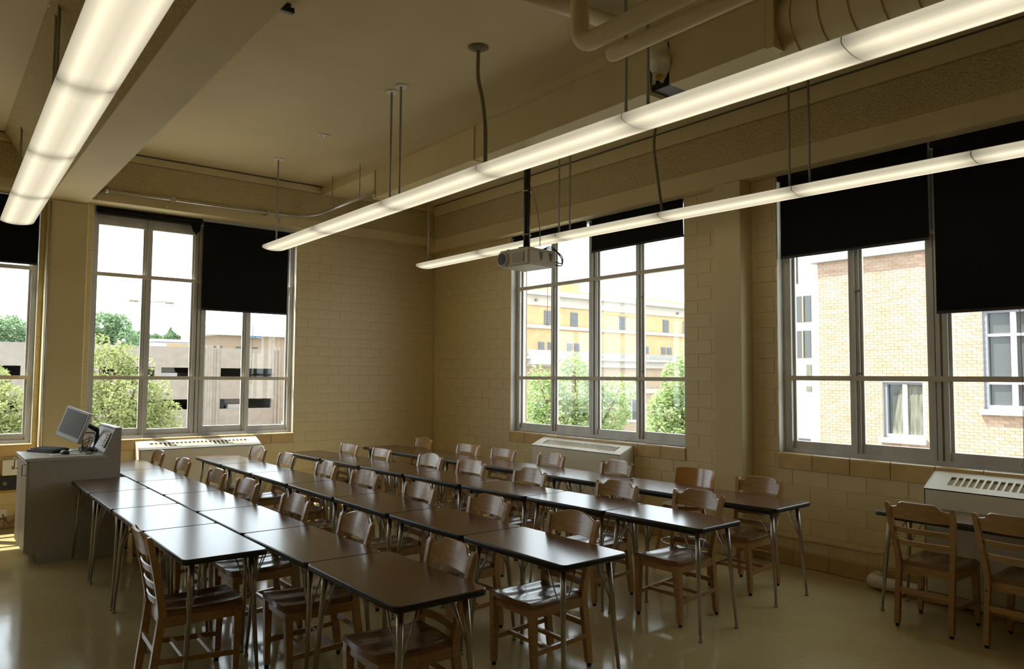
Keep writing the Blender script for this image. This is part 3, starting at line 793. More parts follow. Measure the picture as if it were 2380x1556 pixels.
def chair_proto(style):
    """wooden school chair; front towards -x, origin on the floor"""
    root = thing('wooden_chair', '', 'chair')
    # seat: scooped
    def seat(u, v):
        y = (v - .5) * 2; x = -.235 + .415 * u
        hw = .205 - .022 * u - .018 * max(0, abs(u - .5) * 2 - .8)
        x2 = x - .014 * (1 - y * y) * (1 - u)
        Y = y * hw
        env = math.sin(math.pi * min(1, max(0, (u - .02) / .98))) ** .6
        dip = .013 * (math.exp(-((Y - .088) / .062) ** 2) + math.exp(-((Y + .088) / .062) ** 2)) * (.35 + .65 * env) + .006 * env
        edge = .012 * (max(0, abs(y) - .85) / .15) ** 2
        return (x2, Y, .455 - dip - edge)
    b = MB().sheet(seat, 12, 16)
    b.sheet(lambda u, v: (seat(u, 1 - v)[0], seat(u, 1 - v)[1], .420), 12, 16, False)
    n = 16
    rim = [seat(u / 12, 0) for u in range(13)] + [seat(1, v / n) for v in range(1, n + 1)] + [seat(u / 12, 1) for u in range(11, -1, -1)] + [seat(0, v / n) for v in range(n - 1, 0, -1)]
    b.loft([[(p[0], p[1], .420) for p in rim], rim], closed=True, caps=False)
    b.build('seat', 'oak_seat', root)
    for s in (-1, 1):
        y = s * .178
        rg = []
        for z, r in ((.022, .0155), (.37, .0215), (.425, .0215)):
            xx = -.212 + (.008 if z < .1 else 0); yy = y + s * (.012 if z < .1 else 0)
            rg.append([(xx - r, yy - r, z), (xx + r, yy - r, z), (xx + r, yy + r, z), (xx - r, yy + r, z)])
        lg = MB().loft(rg).build('leg', 'oak', root)
        MB().tube([(-.204, y + s * .012, 0), (-.204, y + s * .012, .024)], [.013, .0155], 8).build('rubber_foot', 'rubber', lg)
        rg = []
        for z in (.022, .12, .25, .36, .43, .50, .60, .70, .79, .845, .862):
            rx = .0205 if z < .5 else .0205 - .006 * (z - .5) / .36
            ry = .0165
            if z > .85: rx, ry = rx * .55, ry * .7
            if z < .1: rx = .0175
            x = post_x(z); yy = s * (.174 + .040 * max(0, (z - .43) / .43))
            rg.append([(x - rx, yy - ry, z), (x + rx, yy - ry, z), (x + rx, yy + ry, z), (x - rx, yy + ry, z)])
        lg = MB().loft(rg).build('back_leg', 'oak', root)
        MB().tube([(post_x(.0), s * .174, 0), (post_x(.02), s * .174, .024)], [.013, .016], 8).build('rubber_foot', 'rubber', lg)
        MB().box(-.19, .17, y - .010, y + .010, .365, .42).build('side_apron', 'oak', root)
        MB().loft([[(x, y + s * .006 - .009, z - .014), (x, y + s * .006 + .009, z - .014), (x, y + s * .006 + .009, z + .014), (x, y + s * .006 - .009, z + .014)] for x, z in ((-.205, .165), (.215, .190))]).build('side_stretcher', 'oak', root)
    MB().box(-.222, -.202, -.16, .16, .365, .42).build('front_apron', 'oak', root)
    MB().box(.165, .185, -.165, .165, .365, .42).build('back_apron', 'oak', root)
    for x, z in ((-.09, .172), (.06, .181)): MB().box(x - .010, x + .010, -.178, .178, z - .012, z + .012).build('cross_stretcher', 'oak', root)
    MB().box(.204, .222, -.165, .165, .235, .268).build('back_stretcher', 'oak', root)
    def rail(name, z0, ztop, bow, th=.017):
        vs = []
        NU = 18
        rings = []
        for i in range(NU + 1):
            u = -1 + 2 * i / NU; y = u * (.160 + .040 * max(0, (z0 - .43) / .43))
            zt = ztop(u)
            bx = bow * (1 - u * u)
            lo, hi = post_x(z0) + bx, post_x(zt) + bx
            rings.append([(lo - th / 2, y, z0), (lo + th / 2, y, z0), (hi + th / 2, y, zt - .004), (hi, y, zt), (hi - th / 2, y, zt - .004)])
        MB().loft(rings, smooth=False).build(name, 'oak', root)
    def sm(t): t = max(0, min(1, t)); return t * t * (3 - 2 * t)
    tops = {'two_slat': lambda u: .838 + .042 * sm((.84 - abs(u)) / .26), 'notched': lambda u: .838 + .042 * sm((.84 - abs(u)) / .26), 'arched': lambda u: .850 + .042 * (1 - abs(u) ** 2.2), 'straight': lambda u: .862}
    rail('crest_rail', .752 if style != 'straight' else .765, tops[style], .026)
    for z in ((.655, .562, .476) if style != 'two_slat' else (.655, .565)): rail('back_slat', z, (lambda zz: (lambda u: zz + .040))(z), .022, .012)
    return root

CH = {}
used = set()
def place_chair(style, x, y, ang, label, group):
    if style not in CH: CH[style] = chair_proto(style); o = CH[style]
    else: o = copy_tree(CH[style])
    o.location = (x, y, 0); o.rotation_euler = (0, 0, ang)
    tag(o, label, 'chair', group)
    return o
LOOK = {'notched': 'oak chair with notched crest', 'arched': 'oak chair with arched crest', 'straight': 'oak chair with straight crest'}
N, A, S = 'notched', 'arched', 'straight'
rows = {
 'double row': (2.015, [(367, 1047, N), (420, 1066, N), (487, 1092, N), (573, 1114, N), (692, 1150, N), (825, 1191, A), (1040, 1258, N)]),
 'second row from lectern': (3.03, [(594, 1037, A), (656, 1054, N), (737, 1075, N), (846, 1094, N), (968, 1122, N), (1137, 1152, N), (1337, 1187, A)]),
 'third row from lectern': (None, [(791, 1034, S), (878, 1044, S), (964, 1056, A), (1080, 1071, N), (1220, 1090, N), (1418, 1120, N), (1628, 1139, N)]),
 'row along radiator wall': (None, [(956, 1017, A), (1050, 1036, S), (1147, 1045, S), (1264, 1054, N), (1405, 1073, N), (1771, 1109, N)]),
}
edges = {'double row': lambda y: 2.0 if y > 3.9 else 2.05, 'second row from lectern': lambda y: 3.045 if y > 4.9 else 3.10,
         'third row from lectern': lambda y: lin(4.14, 4.47, 9.3, 2.96)(y), 'row along radiator wall': lambda y: lin(5.33, 5.59, 9.3, 3.06)(y)}
random.seed(3)
for rn, (_, lst) in rows.items():
    for k, (px, py, st) in enumerate(lst):
        zt = {'notched': .880, 'arched': .892, 'straight': .862}[st]
        p = hit(px, py, 2, zt)
        xx = p.x - .285
        lim = edges[rn](p.y) + .015 - .225      # posts stay clear of the table edge
        if xx < lim:
            f = (lim - xx); xx = lim
        lab = '%s, %s from garage window wall, at the %s' % (LOOK[st], ORD[k], rn)
        place_chair(st, xx, p.y, random.uniform(-.05, .05), lab, 'chairs of the ' + rn)
place_chair(N, 1.185, 4.40, math.pi - .04, 'oak chair standing on the lectern side of the double row, back to the aisle', 'chairs facing the radiator wall')
place_chair('two_slat', 5.62, 2.19, math.pi + .03, 'oak chair at the table under the brick view window, next to its free table end', 'chairs facing the radiator wall')
hc = place_chair('two_slat', 5.62, 1.62, math.pi - .02, 'oak chair with a screw hole in its post, further along the brick view window table', 'chairs facing the radiator wall')
MB().tube([(post_x(.36) + .017, -.176, .36), (post_x(.36) + .0215, -.176, .36)], .006, 8).build('screw_hole', 'black_plastic', hc)

# drafting chair with foot ring
p = hit(1576, 1091, 2, .90)
dx = max(p.x - .20, edges['row along radiator wall'](p.y) - .10)
st = thing('drafting_chair', 'glossy bent plywood chair with a metal foot ring beside the pilaster', 'chair', (dx, p.y, 0))
def bk(o): return lambda u, v: (.19 - .05 * (2 * v - 1) ** 2 + .03 * u + o, (v - .5) * .44, .72 + .165 * u - .012 * abs(2 * v - 1) ** 6 * (1 if u > .5 else -1))
x = MB().sheet(bk(0), 6, 14).sheet(bk(.014), 6, 14)
x.loft([[bk(0)(1, v / 14) for v in range(15)], [bk(.014)(1, v / 14) for v in range(15)]], closed=False, caps=False).loft([[bk(0)(0, v / 14) for v in range(15)], [bk(.014)(0, v / 14) for v in range(15)]], closed=False, caps=False)
for v in (0, 1): x.loft([[bk(0)(u / 6, v) for u in range(7)], [bk(.014)(u / 6, v) for u in range(7)]], closed=False, caps=False)
x.build('back_shell', 'maple_shell', st)
rg = [[(.19 * math.cos(t) * s, .20 * math.sin(t) * s, z) for t in [2 * math.pi * k / 20 for k in range(20)]] for s, z in ((.9, .545), (1.0, .555), (1.0, .572), (.94, .580))]
MB().loft(rg).build('seat', 'maple_shell', st)
for s in (-1, 1):
    MB().tube([(.17, s * .13, .56), (.20, s * .13, .66), (.205, s * .13, .80)], [.016, .014, .012], 8).build('back_post', 'oak', st)
    for fx in (-1, 1):
        lg = MB().tube([(fx * .12, s * .12, .55), (fx * .195, s * .19, .022)], [.020, .015], 8).build('leg', 'oak', st)
        MB().tube([(fx * .195, s * .19, .0), (fx * .195, s * .19, .024)], .016, 8).build('rubber_foot', 'rubber', lg)
MB().tube([(.205 * math.cos(t), .205 * math.sin(t), .24) for t in [2 * math.pi * k / 28 for k in range(29)]], .009, 7, caps=False).build('foot_ring', 'chrome', st)

# ------------------------------------------------------------------ lectern and what stands on it
LX0, LX1, LY0, LY1 = .70, 1.475, 7.90, 8.72
le = thing('lectern', 'grey laminate teaching lectern with raised sloping back panel', 'lectern', ((LX0 + LX1) / 2, (LY0 + LY1) / 2, 0))
cx, cy = (LX0 + LX1) / 2, (LY0 + LY1) / 2
hx, hy = (LX1 - LX0) / 2, (LY1 - LY0) / 2
zt = .955
for y0, y1 in ((-hy, -hy + .02), (hy - .02, hy)):
    MB().prism([(-hx + .03, .10), (-hx + .13, .10), (-hx + .13, 0), (hx, 0), (hx, 1.20), (hx - .055, 1.20), (hx - .155, zt), (-hx + .03, zt)], 1, y0, y1).build('side_panel', 'grey_laminate', le)
MB().bevbox(-hx, hx - .13, -hy - .005, hy + .005, zt - .028, zt, .003).build('work_top', 'grey_top', le)
MB().prism([(hx - .155, zt - .03), (hx - .135, zt - .03), (hx - .035, 1.19), (hx - .055, 1.19)], 1, -hy + .02, hy - .02).build('sloping_panel', 'grey_top', le)
MB().box(hx - .056, hx + .002, -hy - .004, hy + .004, 1.195, 1.212).build('top_cap', 'grey_top', le)
MB().box(hx - .02, hx, -hy + .02, hy - .02, .0, 1.195).build('front_panel', 'grey_laminate', le)
MB().box(-hx + .13, hx - .02, -hy + .02, hy - .02, 0, .10).build('plinth', 'dark_edge', le)
MB().box(-hx + .04, hx - .02, -hy + .02, hy - .02, .10, zt - .03).build('carcass', 'grey_laminate', le)
for s, (y0, y1) in enumerate(((-hy + .004, -.004), (.004, hy - .004))):
    dr = MB().bevbox(-hx + .012, -hx + .032, y0, y1, .11, zt - .04, .002).build('door', 'grey_laminate', le)
    yy = y0 + .07 if s == 0 else y1 - .07
    MB().tube([(-hx + .012, yy, .80), (-hx - .018, yy, .80), (-hx - .018, yy, .90), (-hx + .012, yy, .90)], .006, 8).build('handle', 'chrome', dr)
sl = lambda t: (hx - .155 + .1 * t - .004, zt + .235 * t)
a, b_ = sl(.25), sl(.85)
MB().prism([(a[0] - .008, a[1]), (b_[0] - .008, b_[1]), (b_[0], b_[1]), (a[0], a[1])], 1, -.33, -.19).build('socket_strip', 'beige_plastic', le)
for k in range(5):
    t0 = .32 + k * .1; a2, b2 = sl(t0), sl(t0 + .055)
    MB().prism([(a2[0] - .011, a2[1]), (b2[0] - .011, b2[1]), (b2[0] - .006, b2[1]), (a2[0] - .006, a2[1])], 1, -.29, -.23).build('socket', 'grille_dark', le)

Z = zt
mo = thing('computer_monitor', 'silver flat monitor tilted on a black arm above the lectern', 'monitor', (cx + .06, cy + .12, Z), math.radians(-62))
# local: screen faces -y
tilt = math.radians(-14)
rot = Matrix.Rotation(tilt, 4, 'X') @ Matrix.Rotation(math.radians(12), 4, 'Y')
def rb(x0, x1, y0, y1, z0, z1, bev=.006):
    q = MB().bevbox(x0, x1, y0, y1, z0, z1, bev); q.v = [tuple(rot @ Vector(v) + Vector((0, 0, .265))) for v in q.v]; return q
sc = rb(-.185, .185, -.02, .02, -.155, .155).build('screen_case', 'silver_plastic', mo)
rb(-.160, .160, -.0225, -.018, -.108, .135, .001).build('screen', 'screen_off', sc)
rb(-.14, .14, .018, .05, -.10, .11, .012).build('rear_housing', 'black_plastic', mo)
rb(-.05, .05, .048, .072, -.05, .05, .004).build('mount_plate', 'black_plastic', mo)
MB().tube([(0, .06, .265), (.0, .16, .25), (.05, .22, .20)], .024, 10).build('arm', 'black_plastic', mo)
MB().tube([(.05, .22, .215), (.05, .22, .0)], .018, 10).build('arm_post', 'black_plastic', mo)
MB().bevbox(0, .10, .17, .27, 0, .014, .003).build('arm_base', 'black_plastic', mo)
kp = hit(105, 1046, 2, Z + .02)
kb = thing('keyboard', 'black computer keyboard with its wrist rest on the lectern', 'keyboard', (kp.x + .02, kp.y - .02, Z), math.radians(-62))
MB().prism([(-.085, 0), (.085, 0), (.085, .040), (-.085, .022)], 0, -.19, .19).build('base', 'black_plastic', kb)
me = MB().bevbox(-.008, .008, -.008, .008, 0, .008, .002).mesh('key', 'dark_edge')
for r in range(5):
    for c in range(17): obj('key', me, kb, (-.165 + c * .0205, -.055 + r * .029, .0255 + r * .0031))
mp = hit(133, 1052, 2, Z + .015)
ms = thing('computer_mouse', 'black computer mouse on its pad on the lectern', 'mouse', (mp.x + .05, mp.y - .1, Z + .004), math.radians(15))
rg = [[(.035 * s * math.cos(t), .06 * s * math.sin(t), z) for t in [2 * math.pi * k / 16 for k in range(16)]] for s, z in ((1, 0), (1, .012), (.88, .026), (.6, .036), (.2, .040))]
MB().loft(rg, smooth=True).build('body', 'black_plastic', ms)
MB().tube(smooth([(0, .056, .012), (.03, .12, .006), (.09, .16, .005), (.15, .22, .004), (.24, .21, .005)]), .0035, 6).build('cord', 'black_plastic', ms)
tag(MB().bevbox(-.12, .12, -.09, .09, 0, .004, .001).build('mouse_pad', 'beige_plastic', None, (mp.x + .05, mp.y - .1, Z)), 'pale mouse pad at the near edge of the lectern', 'mouse pad')
random.seed(11)
for k in range(7):
    bx, by = cx + .17 + random.uniform(-.02, .03), cy - .02 + random.uniform(-.22, .16)
    pts = []; ph = random.uniform(0, 6); rr = random.uniform(.05, .10)
    for j in range(16):
        t = j / 15 * 2 * math.pi * 1.4 + ph
        pts.append((rr * math.cos(t) * (1 - .02 * j), rr * .9 * math.sin(t) + .006 * j, .005 + .003 * k + .01 * (j % 3)))
    pts += [(pts[-1][0] + .02, pts[-1][1] + .02, .06 + .02 * k), (.05, .05, .10 + .015 * k)]
    tag(MB().tube(smooth(pts, 3), .0042 if k < 5 else .0058, 6).build('computer_cable', 'black_plastic' if k % 3 else 'dark_edge', None, (bx, by, Z)), ['black cable looped nearest the mouse', 'thin grey cable coiled by the adapter', 'black cable looped under the monitor arm', 'black cable coiled at the foot of the sloping panel', 'slim grey cable looped behind the monitor post', 'thick black cable looped on the lectern top', 'thick black cable coiled at the back of the lectern'][k], 'cable', 'cable tangle on the lectern')
tag(MB().bevbox(-.03, .03, -.05, .05, 0, .02, .004).build('cable_adapter', 'beige_plastic', None, (cx + .14, cy - .20, Z)), 'small beige adapter among the lectern cables', 'adapter')
tag(MB().box(-.10, .10, -.14, .14, 0, .002).build('paper_sheet', 'paper', None, (cx - .02, cy + .24, Z)), 'white sheet of paper lying at the back of the lectern', 'paper')

# wall things left of the lectern
p0 = hit(0, 1075, 1, YA - .03); p1 = hit(33, 1145, 1, YA - .03)
tag(MB().bevbox(p0.x - .35, p1.x + .03, YA - .03, YA - .001, p1.z, p0.z, .004).build('backing_board', 'plywood'), 'wooden backing board on the wall left of the lectern', 'board')
q = hit(24, 1088, 1, YA - .06)
sw = thing('junction_box', 'white junction box on the wooden board left of the lectern', 'junction box', (q.x, YA - .03, q.z))
MB().bevbox(-.075, .075, -.04, 0, -.085, .085, .005).build('box', 'white_enamel', sw)
MB().box(.012, .04, -.043, -.039, -.02, .02).build('switch', 'grille_dark', sw)
q = hit(18, 1124, 1, YA - .06)
cb = thing('control_box', 'black control box below the white junction box', 'control box', (q.x, YA - .03, q.z))
MB().bevbox(-.12, .12, -.05, 0, -.075, .075, .006).build('case', 'black_plastic', cb)
MB().tube([(-.03, -.052, .0), (-.03, -.062, .0)], .02, 10).build('knob', 'grille_dark', cb)
MB().tube([(.0, -.03, .075), (.01, -.03, .12)], .008, 6).build('cable_gland', 'grille_dark', cb)
q = hit(6, 1197, 1, YA - .02)
tag(MB().bevbox(-.04, .04, -.012, 0, -.06, .06, .003).build('wall_outlet', 'white_enamel', None, (q.x, YA, q.z)), 'white wall outlet low on the wall left of the lectern', 'outlet')
tag(MB().tube(smooth([(0, 0, 0), (.05, -.03, -.09), (.12, -.04, -.06), (.20, -.03, .08), (.28, -.02, .14)]), .007, 6).build('power_cord', 'grille_dark', None, (q.x, YA - .014, q.z)), 'grey power cord sagging from the wall outlet', 'cord')

# low services on the radiator wall
a, b_ = hit(1812, 1251, 0, XB - .015), hit(2050, 1278, 0, XB - .015)
zc2 = (a.z + b_.z) / 2
rw = thing('wire_raceway', 'thin raceway low on the wall beside the floor pipe', 'raceway', (XB - .012, b_.y, zc2))
MB().bevbox(-.012, .010, 0, 4.135 - b_.y, -.010, .010, .002).build('channel', 'duct_paint', rw)
MB().bevbox(-.012, .010, -.012, .012, -zc2 + .15, .012, .002).build('drop', 'duct_paint', rw)
a = hit(2032, 1352, 2, .055)
fp = thing('floor_pipe', 'cream heating pipe with elbow on the floor under the radiator', 'pipe', (6.16, a.y, 0))
pts = [(.13, .02, .06), (.06, .02, .062)] + [(.06 - .06 * math.sin(t), -.04 + .06 * math.cos(t), .062) for t in [math.radians(d) for d in (30, 60, 90)]] + [(0, -.30, .062), (0, -1.4, .062)]
MB().tube(pts, .052, 12).build('pipe_run', 'white_pipe', fp)
MB().tube([(.10, .02, .06), (.15, .02, .06)], .06, 12).build('elbow_collar', 'white_pipe', fp)
# ------------------------------------------------------------------ outside
GZ = -6.0
tag(MB().box(-160, 200, 12, 260, GZ - .3, GZ).box(7.2, 200, -120, 12, GZ - .3, GZ).build('ground', 'asphalt'), 'pale pavement around the buildings outside', 'ground', kind='structure')

# --- parking garage
GY = 80.0
def g(px, py): p = hit(px, py, 1, GY); return p.x, p.z
ztop = g(400, 806)[1]; u_hi, u_lo = g(500, 856)[1], g(500, 877)[1]; l_hi, l_lo = g(500, 928)[1], g(500, 951)[1]
ga = thing('parking_garage', 'tan brick parking garage with dark horizontal openings', 'garage', (g(400, 900)[0], GY, GZ))
gx0 = ga.location.x
xe0, xe1 = -30.0, g(656, 900)[0]
def gbox(x0, x1, y0, y1, z0, z1): return MB().box(x0 - gx0, x1 - gx0, y0, y1, z0 - GZ, z1 - GZ)
for z0, z1 in ((u_hi, ztop), (l_hi, u_lo), (GZ, l_lo)): gbox(xe0, xe1, 0, .4, z0, z1).build('spandrel', 'garage_brick', ga)
ops_x = [(-27, -20), (-18.5, -11.5), (-10, -3), (-1.5, g(48, 860)[0]), (g(230, 860)[0], g(360, 860)[0]), (g(375, 860)[0], g(474, 860)[0]), (g(513, 860)[0], g(633, 860)[0])]
for z0, z1 in ((u_lo, u_hi), (l_lo, l_hi)):
    x = xe0
    for a, b in ops_x + [(xe1, xe1)]:
        if a - x > .05: gbox(x, a, 0, .4, z0, z1).build('pier', 'garage_brick', ga)
        x = b
for px in (478, 484, 490, 505, 640, 648): gx, _ = g(px, 900); gbox(gx - .12, gx + .12, -.12, 0, GZ, ztop + .25).build('rib', 'garage_brick', ga)
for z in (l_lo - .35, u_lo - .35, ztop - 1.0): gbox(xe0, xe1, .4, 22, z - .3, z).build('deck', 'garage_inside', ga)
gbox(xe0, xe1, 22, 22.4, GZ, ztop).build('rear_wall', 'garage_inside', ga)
gbox(xe1 - .4, xe1, .4, 22, GZ, ztop).build('end_wall', 'garage_brick', ga)
for k, (px, zz, m, lab) in enumerate(((400, u_lo - .35, 'car_paint', 'white car parked behind the upper opening of the garage'), (560, l_lo - .35, 'car_paint', 'silver car parked behind the lower opening of the garage'), (455, u_lo - .35, 'car_dark', 'dark car parked behind the upper opening of the garage'))):
    c = thing('car', lab, 'car', (g(px, 860)[0], GY + 1.4 + 1.2 * (k == 2) * 3, zz))
    MB().prism([(0, .3), (0, .75), (.9, .9), (1.5, 1.42), (3.0, 1.42), (3.6, .95), (4.3, .85), (4.3, .3)], 0, -.85, .85).build('body', m, c)
    for sx in (-.8, .8):
        for yy in (.85, 3.4): MB().tube([(sx - .1, yy, .32), (sx + .1, yy, .32)], .32, 14).build('wheel', 'rubber', c)

# lamp post on the garage
lp = hit(338, 806, 1, 84); lt = hit(340, 703, 1, 84)
lm = thing('lamp_post', 'tall twin arm lamp post on the garage roof deck', 'lamp post', (lp.x, 84, lp.z - 1.0))
H = lt.z - lp.z + 1.0
MB().tube([(0, 0, 0), (0, 0, H)], [.17, .12], 8).build('pole', 'grille_dark', lm)
MB().tube([(-1.2, 0, H), (1.9, 0, H + .15)], .05, 6).build('arm', 'grille_dark', lm)
for x in (-1.3, 2.2): MB().bevbox(x - .4, x + .4, -.2, .2, H - .02, H + .18, .04).build('lamp_head', 'grille_dark', lm)

# small rooftop block and the tan building behind
a, b = hit(360, 792, 1, 92), hit(446, 812, 1, 92)
zb_ = ztop - 1.0
rb_ = thing('rooftop_block', 'small pale stair block on top of the garage', 'building', ((a.x + b.x) / 2, 92, zb_))
hh = a.z - zb_
w = (b.x - a.x) / 2
MB().box(-w, w, 0, 4, 0, hh).build('wall', 'white_stone', rb_)
MB().box(-w - .2, w + .2, -.2, 4.2, hh - .1, hh + .2).build('roof', 'white_stone', rb_)
MB().box(-w + 1.3, w - .02, -.06, 0, .2, hh - .3).build('wall_panel', 'yellow_brick', rb_)
D = 125.0
def t_(px, py): p = hit(px, py, 1, D); return p.x, p.z
x0, x1, z0, z1, zr = t_(505, 800)[0], t_(668, 800)[0], t_(560, 830)[1], t_(560, 781)[1], t_(560, 757)[1]
tb = thing('tan_building', 'tan building with white roof and blue panels beyond the garage', 'building', (x0, D, GZ))
MB().box(0, x1 - x0, 0, 14, 0, z1 - GZ).build('wall', 'tan_wall', tb)
MB().prism([(-1.5, z1 - GZ), (x1 - x0 + 1, z1 - GZ), (x1 - x0 - .5, zr - GZ), (2.5, zr - GZ), (-3.5, z1 - GZ + 1.4)], 1, -1.0, 15).build('roof', 'white_stone', tb)
for px0, px1 in ((516, 525), (531, 539), (571, 585), (608, 620)):
    MB().box(t_(px0, 0)[0] - x0, t_(px1, 0)[0] - x0, -.1, .1, t_(0, 808)[1] - GZ, t_(0, 790)[1] - GZ).build('window', 'window_dark', tb)
for px0, px1 in ((582, 588), (590, 603), (606, 619)):
    xx0, xx1 = t_(px0, 0)[0] - x0, t_(px1, 0)[0] - x0
    zz0, zz1 = t_(0, 764)[1] - GZ, t_(0, 750)[1] - GZ
    MB().add([(xx0 + .4, -1.1, zz0), (xx1 + .4, -1.1, zz0), (xx1, -.3, zz1), (xx0, -.3, zz1), (xx0 + .4, -.9, zz0), (xx1 + .4, -.9, zz0), (xx1, -.1, zz1), (xx0, -.1, zz1)],
             [(0, 1, 2, 3), (7, 6, 5, 4), (0, 4, 5, 1), (1, 5, 6, 2), (2, 6, 7, 3), (3, 7, 4, 0)]).build('blue_panel', 'solar_blue', tb)
MB().box(t_(597, 0)[0] - x0, t_(603, 0)[0] - x0, 2, 2.8, z1 - GZ, t_(0, 735)[1] - GZ).build('chimney', 'grey_frame', tb)

# --- trees
def tree(name, base, ctop, blobs, n, leaf, m, label, group, seed):
    rnd = random.Random(seed)
    root = thing(name, label, 'tree', base, group=group)
    B = Vector(base)
    tr = Vector(ctop) - B
    r0 = tr.length * .022 + .05
    MB().tube([(0, 0, 0), tr * .35 + Vector((.1, 0, 0)), tr * .7, tr], [r0, r0 * .8, r0 * .5, r0 * .15], 8).build('trunk', 'bark', root)
    for c, r in blobs:
        c = Vector(c) - B
        MB().tube([tr * .45, tr * .3 + c * .5, c], [r0 * .45, r0 * .25, r0 * .08], 6).build('branch', 'bark', root)
    b = MB(); tot = sum(r[0] * r[1] * r[2] if isinstance(r, tuple) else r ** 3 for _, r in blobs)
    for c, r in blobs:
        r3 = r if isinstance(r, tuple) else (r, r, r)
        c = Vector(c) - B
        for k in range(int(n * r3[0] * r3[1] * r3[2] / tot)):
            while True:
                d = Vector((rnd.uniform(-1, 1), rnd.uniform(-1, 1), rnd.uniform(-1, 1)))
                if .25 < d.length < 1: break
            d = d * (d.length ** -.35)
            p = c + Vector((d.x * r3[0], d.y * r3[1], d.z * r3[2]))
            u = Vector((rnd.gauss(0, 1), rnd.gauss(0, 1), rnd.gauss(0, 1) * .6)).normalized()
            v = u.cross(Vector((rnd.gauss(0, 1), rnd.gauss(0, 1), rnd.gauss(0, 1)))).normalized()
            s = leaf * rnd.uniform(.6, 1.3)
            nrm = u.cross(v) * s * .25
            b.add([p - u * s, p - v * s * .5 + nrm, p + u * s, p + v * s * .5 + nrm], [(0, 1, 2, 3)])
    tag(b.build('foliage', m, root), kind='stuff')
    return root

def blob_px(lst, depth):
    return [(tuple(deep(x, y, depth + dd)), (rx / F_PX * depth, rx / F_PX * depth, ry / F_PX * depth)) for x, y, rx, ry, dd in lst]
d1 = 30
bl = blob_px([(255, 860, 55, 55, 0), (240, 950, 60, 60, .5), (310, 930, 60, 60, -.5), (345, 985, 60, 45, 0), (390, 970, 36, 40, .3), (300, 1010, 80, 45, 0), (225, 810, 32, 36, .3), (285, 830, 34, 36, 0), (180, 930, 50, 80, .6), (370, 915, 34, 40, -.3), (330, 855, 28, 30, .2), (120, 1000, 60, 60, .5)], d1)
c = deep(285, 900, d1); tree('leafy_tree', (c.x, c.y, GZ), tuple(deep(275, 840, d1)), bl, 10500, .088, 'leaf_olive', 'yellow green tree right outside the window behind the lectern', 'street trees', 1)
bl = blob_px([(20, 950, 40, 60, 0), (-30, 900, 50, 60, .3), (40, 1000, 40, 40, 0), (-10, 1010, 60, 50, 0), (-60, 960, 60, 60, 0)], 26)
c = deep(-15, 940, 26); tree('leafy_tree', (c.x, c.y, GZ), tuple(deep(-15, 900, 26)), bl, 5000, .085, 'leaf_olive', 'yellow green tree outside the window left of the pilaster', 'street trees', 2)
d2 = 22
bl = blob_px([(1335, 900, 60, 70, 0), (1270, 930, 55, 70, .3), (1310, 970, 60, 50, 0), (1400, 960, 70, 55, .4), (1440, 905, 45, 36, 0), (1330, 845, 26, 30, .2), (1250, 880, 24, 34, 0), (1370, 870, 30, 34, .3), (1230, 980, 40, 50, 0), (1360, 1010, 80, 40, 0)], d2)
c = deep(1340, 950, d2); tree('leafy_tree', (c.x, c.y, GZ), tuple(deep(1335, 860, d2)), bl, 9500, .064, 'leaf_green', 'bushy bright green tree before the yellow building', 'street trees', 3)
d3 = 17
bl = blob_px([(1580, 890, 44, 60, 0), (1560, 960, 60, 60, .2), (1610, 850, 40, 50, 0), (1620, 940, 60, 70, 0), (1530, 1000, 45, 36, 0), (1600, 1010, 70, 40, 0), (1535, 935, 18, 22, 0)], d3)
c = deep(1600, 940, d3); tree('leafy_tree', (c.x, c.y, GZ), tuple(deep(1600, 870, d3)), bl, 6000, .058, 'leaf_green', 'bright green tree nearest the pilaster side of the window', 'street trees', 4)
d4 = 150
for k, lst in enumerate(([(240, 765, 38, 40, 0), (275, 760, 30, 32, 2), (225, 800, 40, 40, 0), (290, 790, 30, 30, 0)], [(325, 795, 30, 26, 0), (350, 800, 26, 22, 0), (365, 790, 12, 16, 0)], [(400, 790, 20, 18, 0), (385, 800, 24, 16, 0), (398, 775, 7, 14, 0)], [(20, 770, 40, 40, 0), (-25, 775, 40, 40, 0), (40, 795, 30, 30, 0)], [(483, 790, 18, 22, 0), (500, 800, 14, 18, 0)])):
    d4 = 150 + 14 * ((k * 2) % 5); bl = blob_px(lst, d4); c = deep(lst[0][0], 860, d4)
    lab = ['tall broad dark green tree on the hill behind the garage', 'rounded green tree behind the lamp post', 'small feathery tree behind the pale rooftop block', 'dark green hill trees crown seen left of the pilaster', 'dark tree beside the tan building'][k]
    tree('hill_tree', (c.x, c.y, GZ), tuple(deep(lst[0][0], lst[0][1], d4)), bl, 3500, .42, 'leaf_far', lab, 'hill trees behind the garage', 20 + k)

# --- yellow brick building
yb = thing('yellow_building', 'long yellow brick building with pale cornice and louvred vents', 'building', (48, 50, GZ))
def ybx(x0, x1, y0, y1, z0, z1): return MB().box(x0 - 48, x1 - 48, y0 - 50, y1 - 50, z0 - GZ, z1 - GZ)
ybx(28, 90, 50, 70, GZ, 8.1).build('wall', 'yellow_brick', yb)
ybx(28, 90, 49.85, 70.2, 8.05, 9.15).build('frieze', 'limestone', yb)
ybx(28, 90, 49.4, 70.2, 8.95, 9.2).build('cornice', 'limestone', yb)
ybx(28, 90, 49.6, 70.2, 9.2, 9.42).build('cornice', 'limestone', yb)
ybx(28, 90, 49.9, 70, 9.42, 9.62).build('parapet', 'yellow_brick', yb)
ybx(28, 90, 49.75, 50, 6.02, 6.33).build('belt_course', 'limestone', yb)
ybx(48.7, 51.4, 54, 56, 9.6, 11.0).build('chimney', 'yellow_brick', yb)
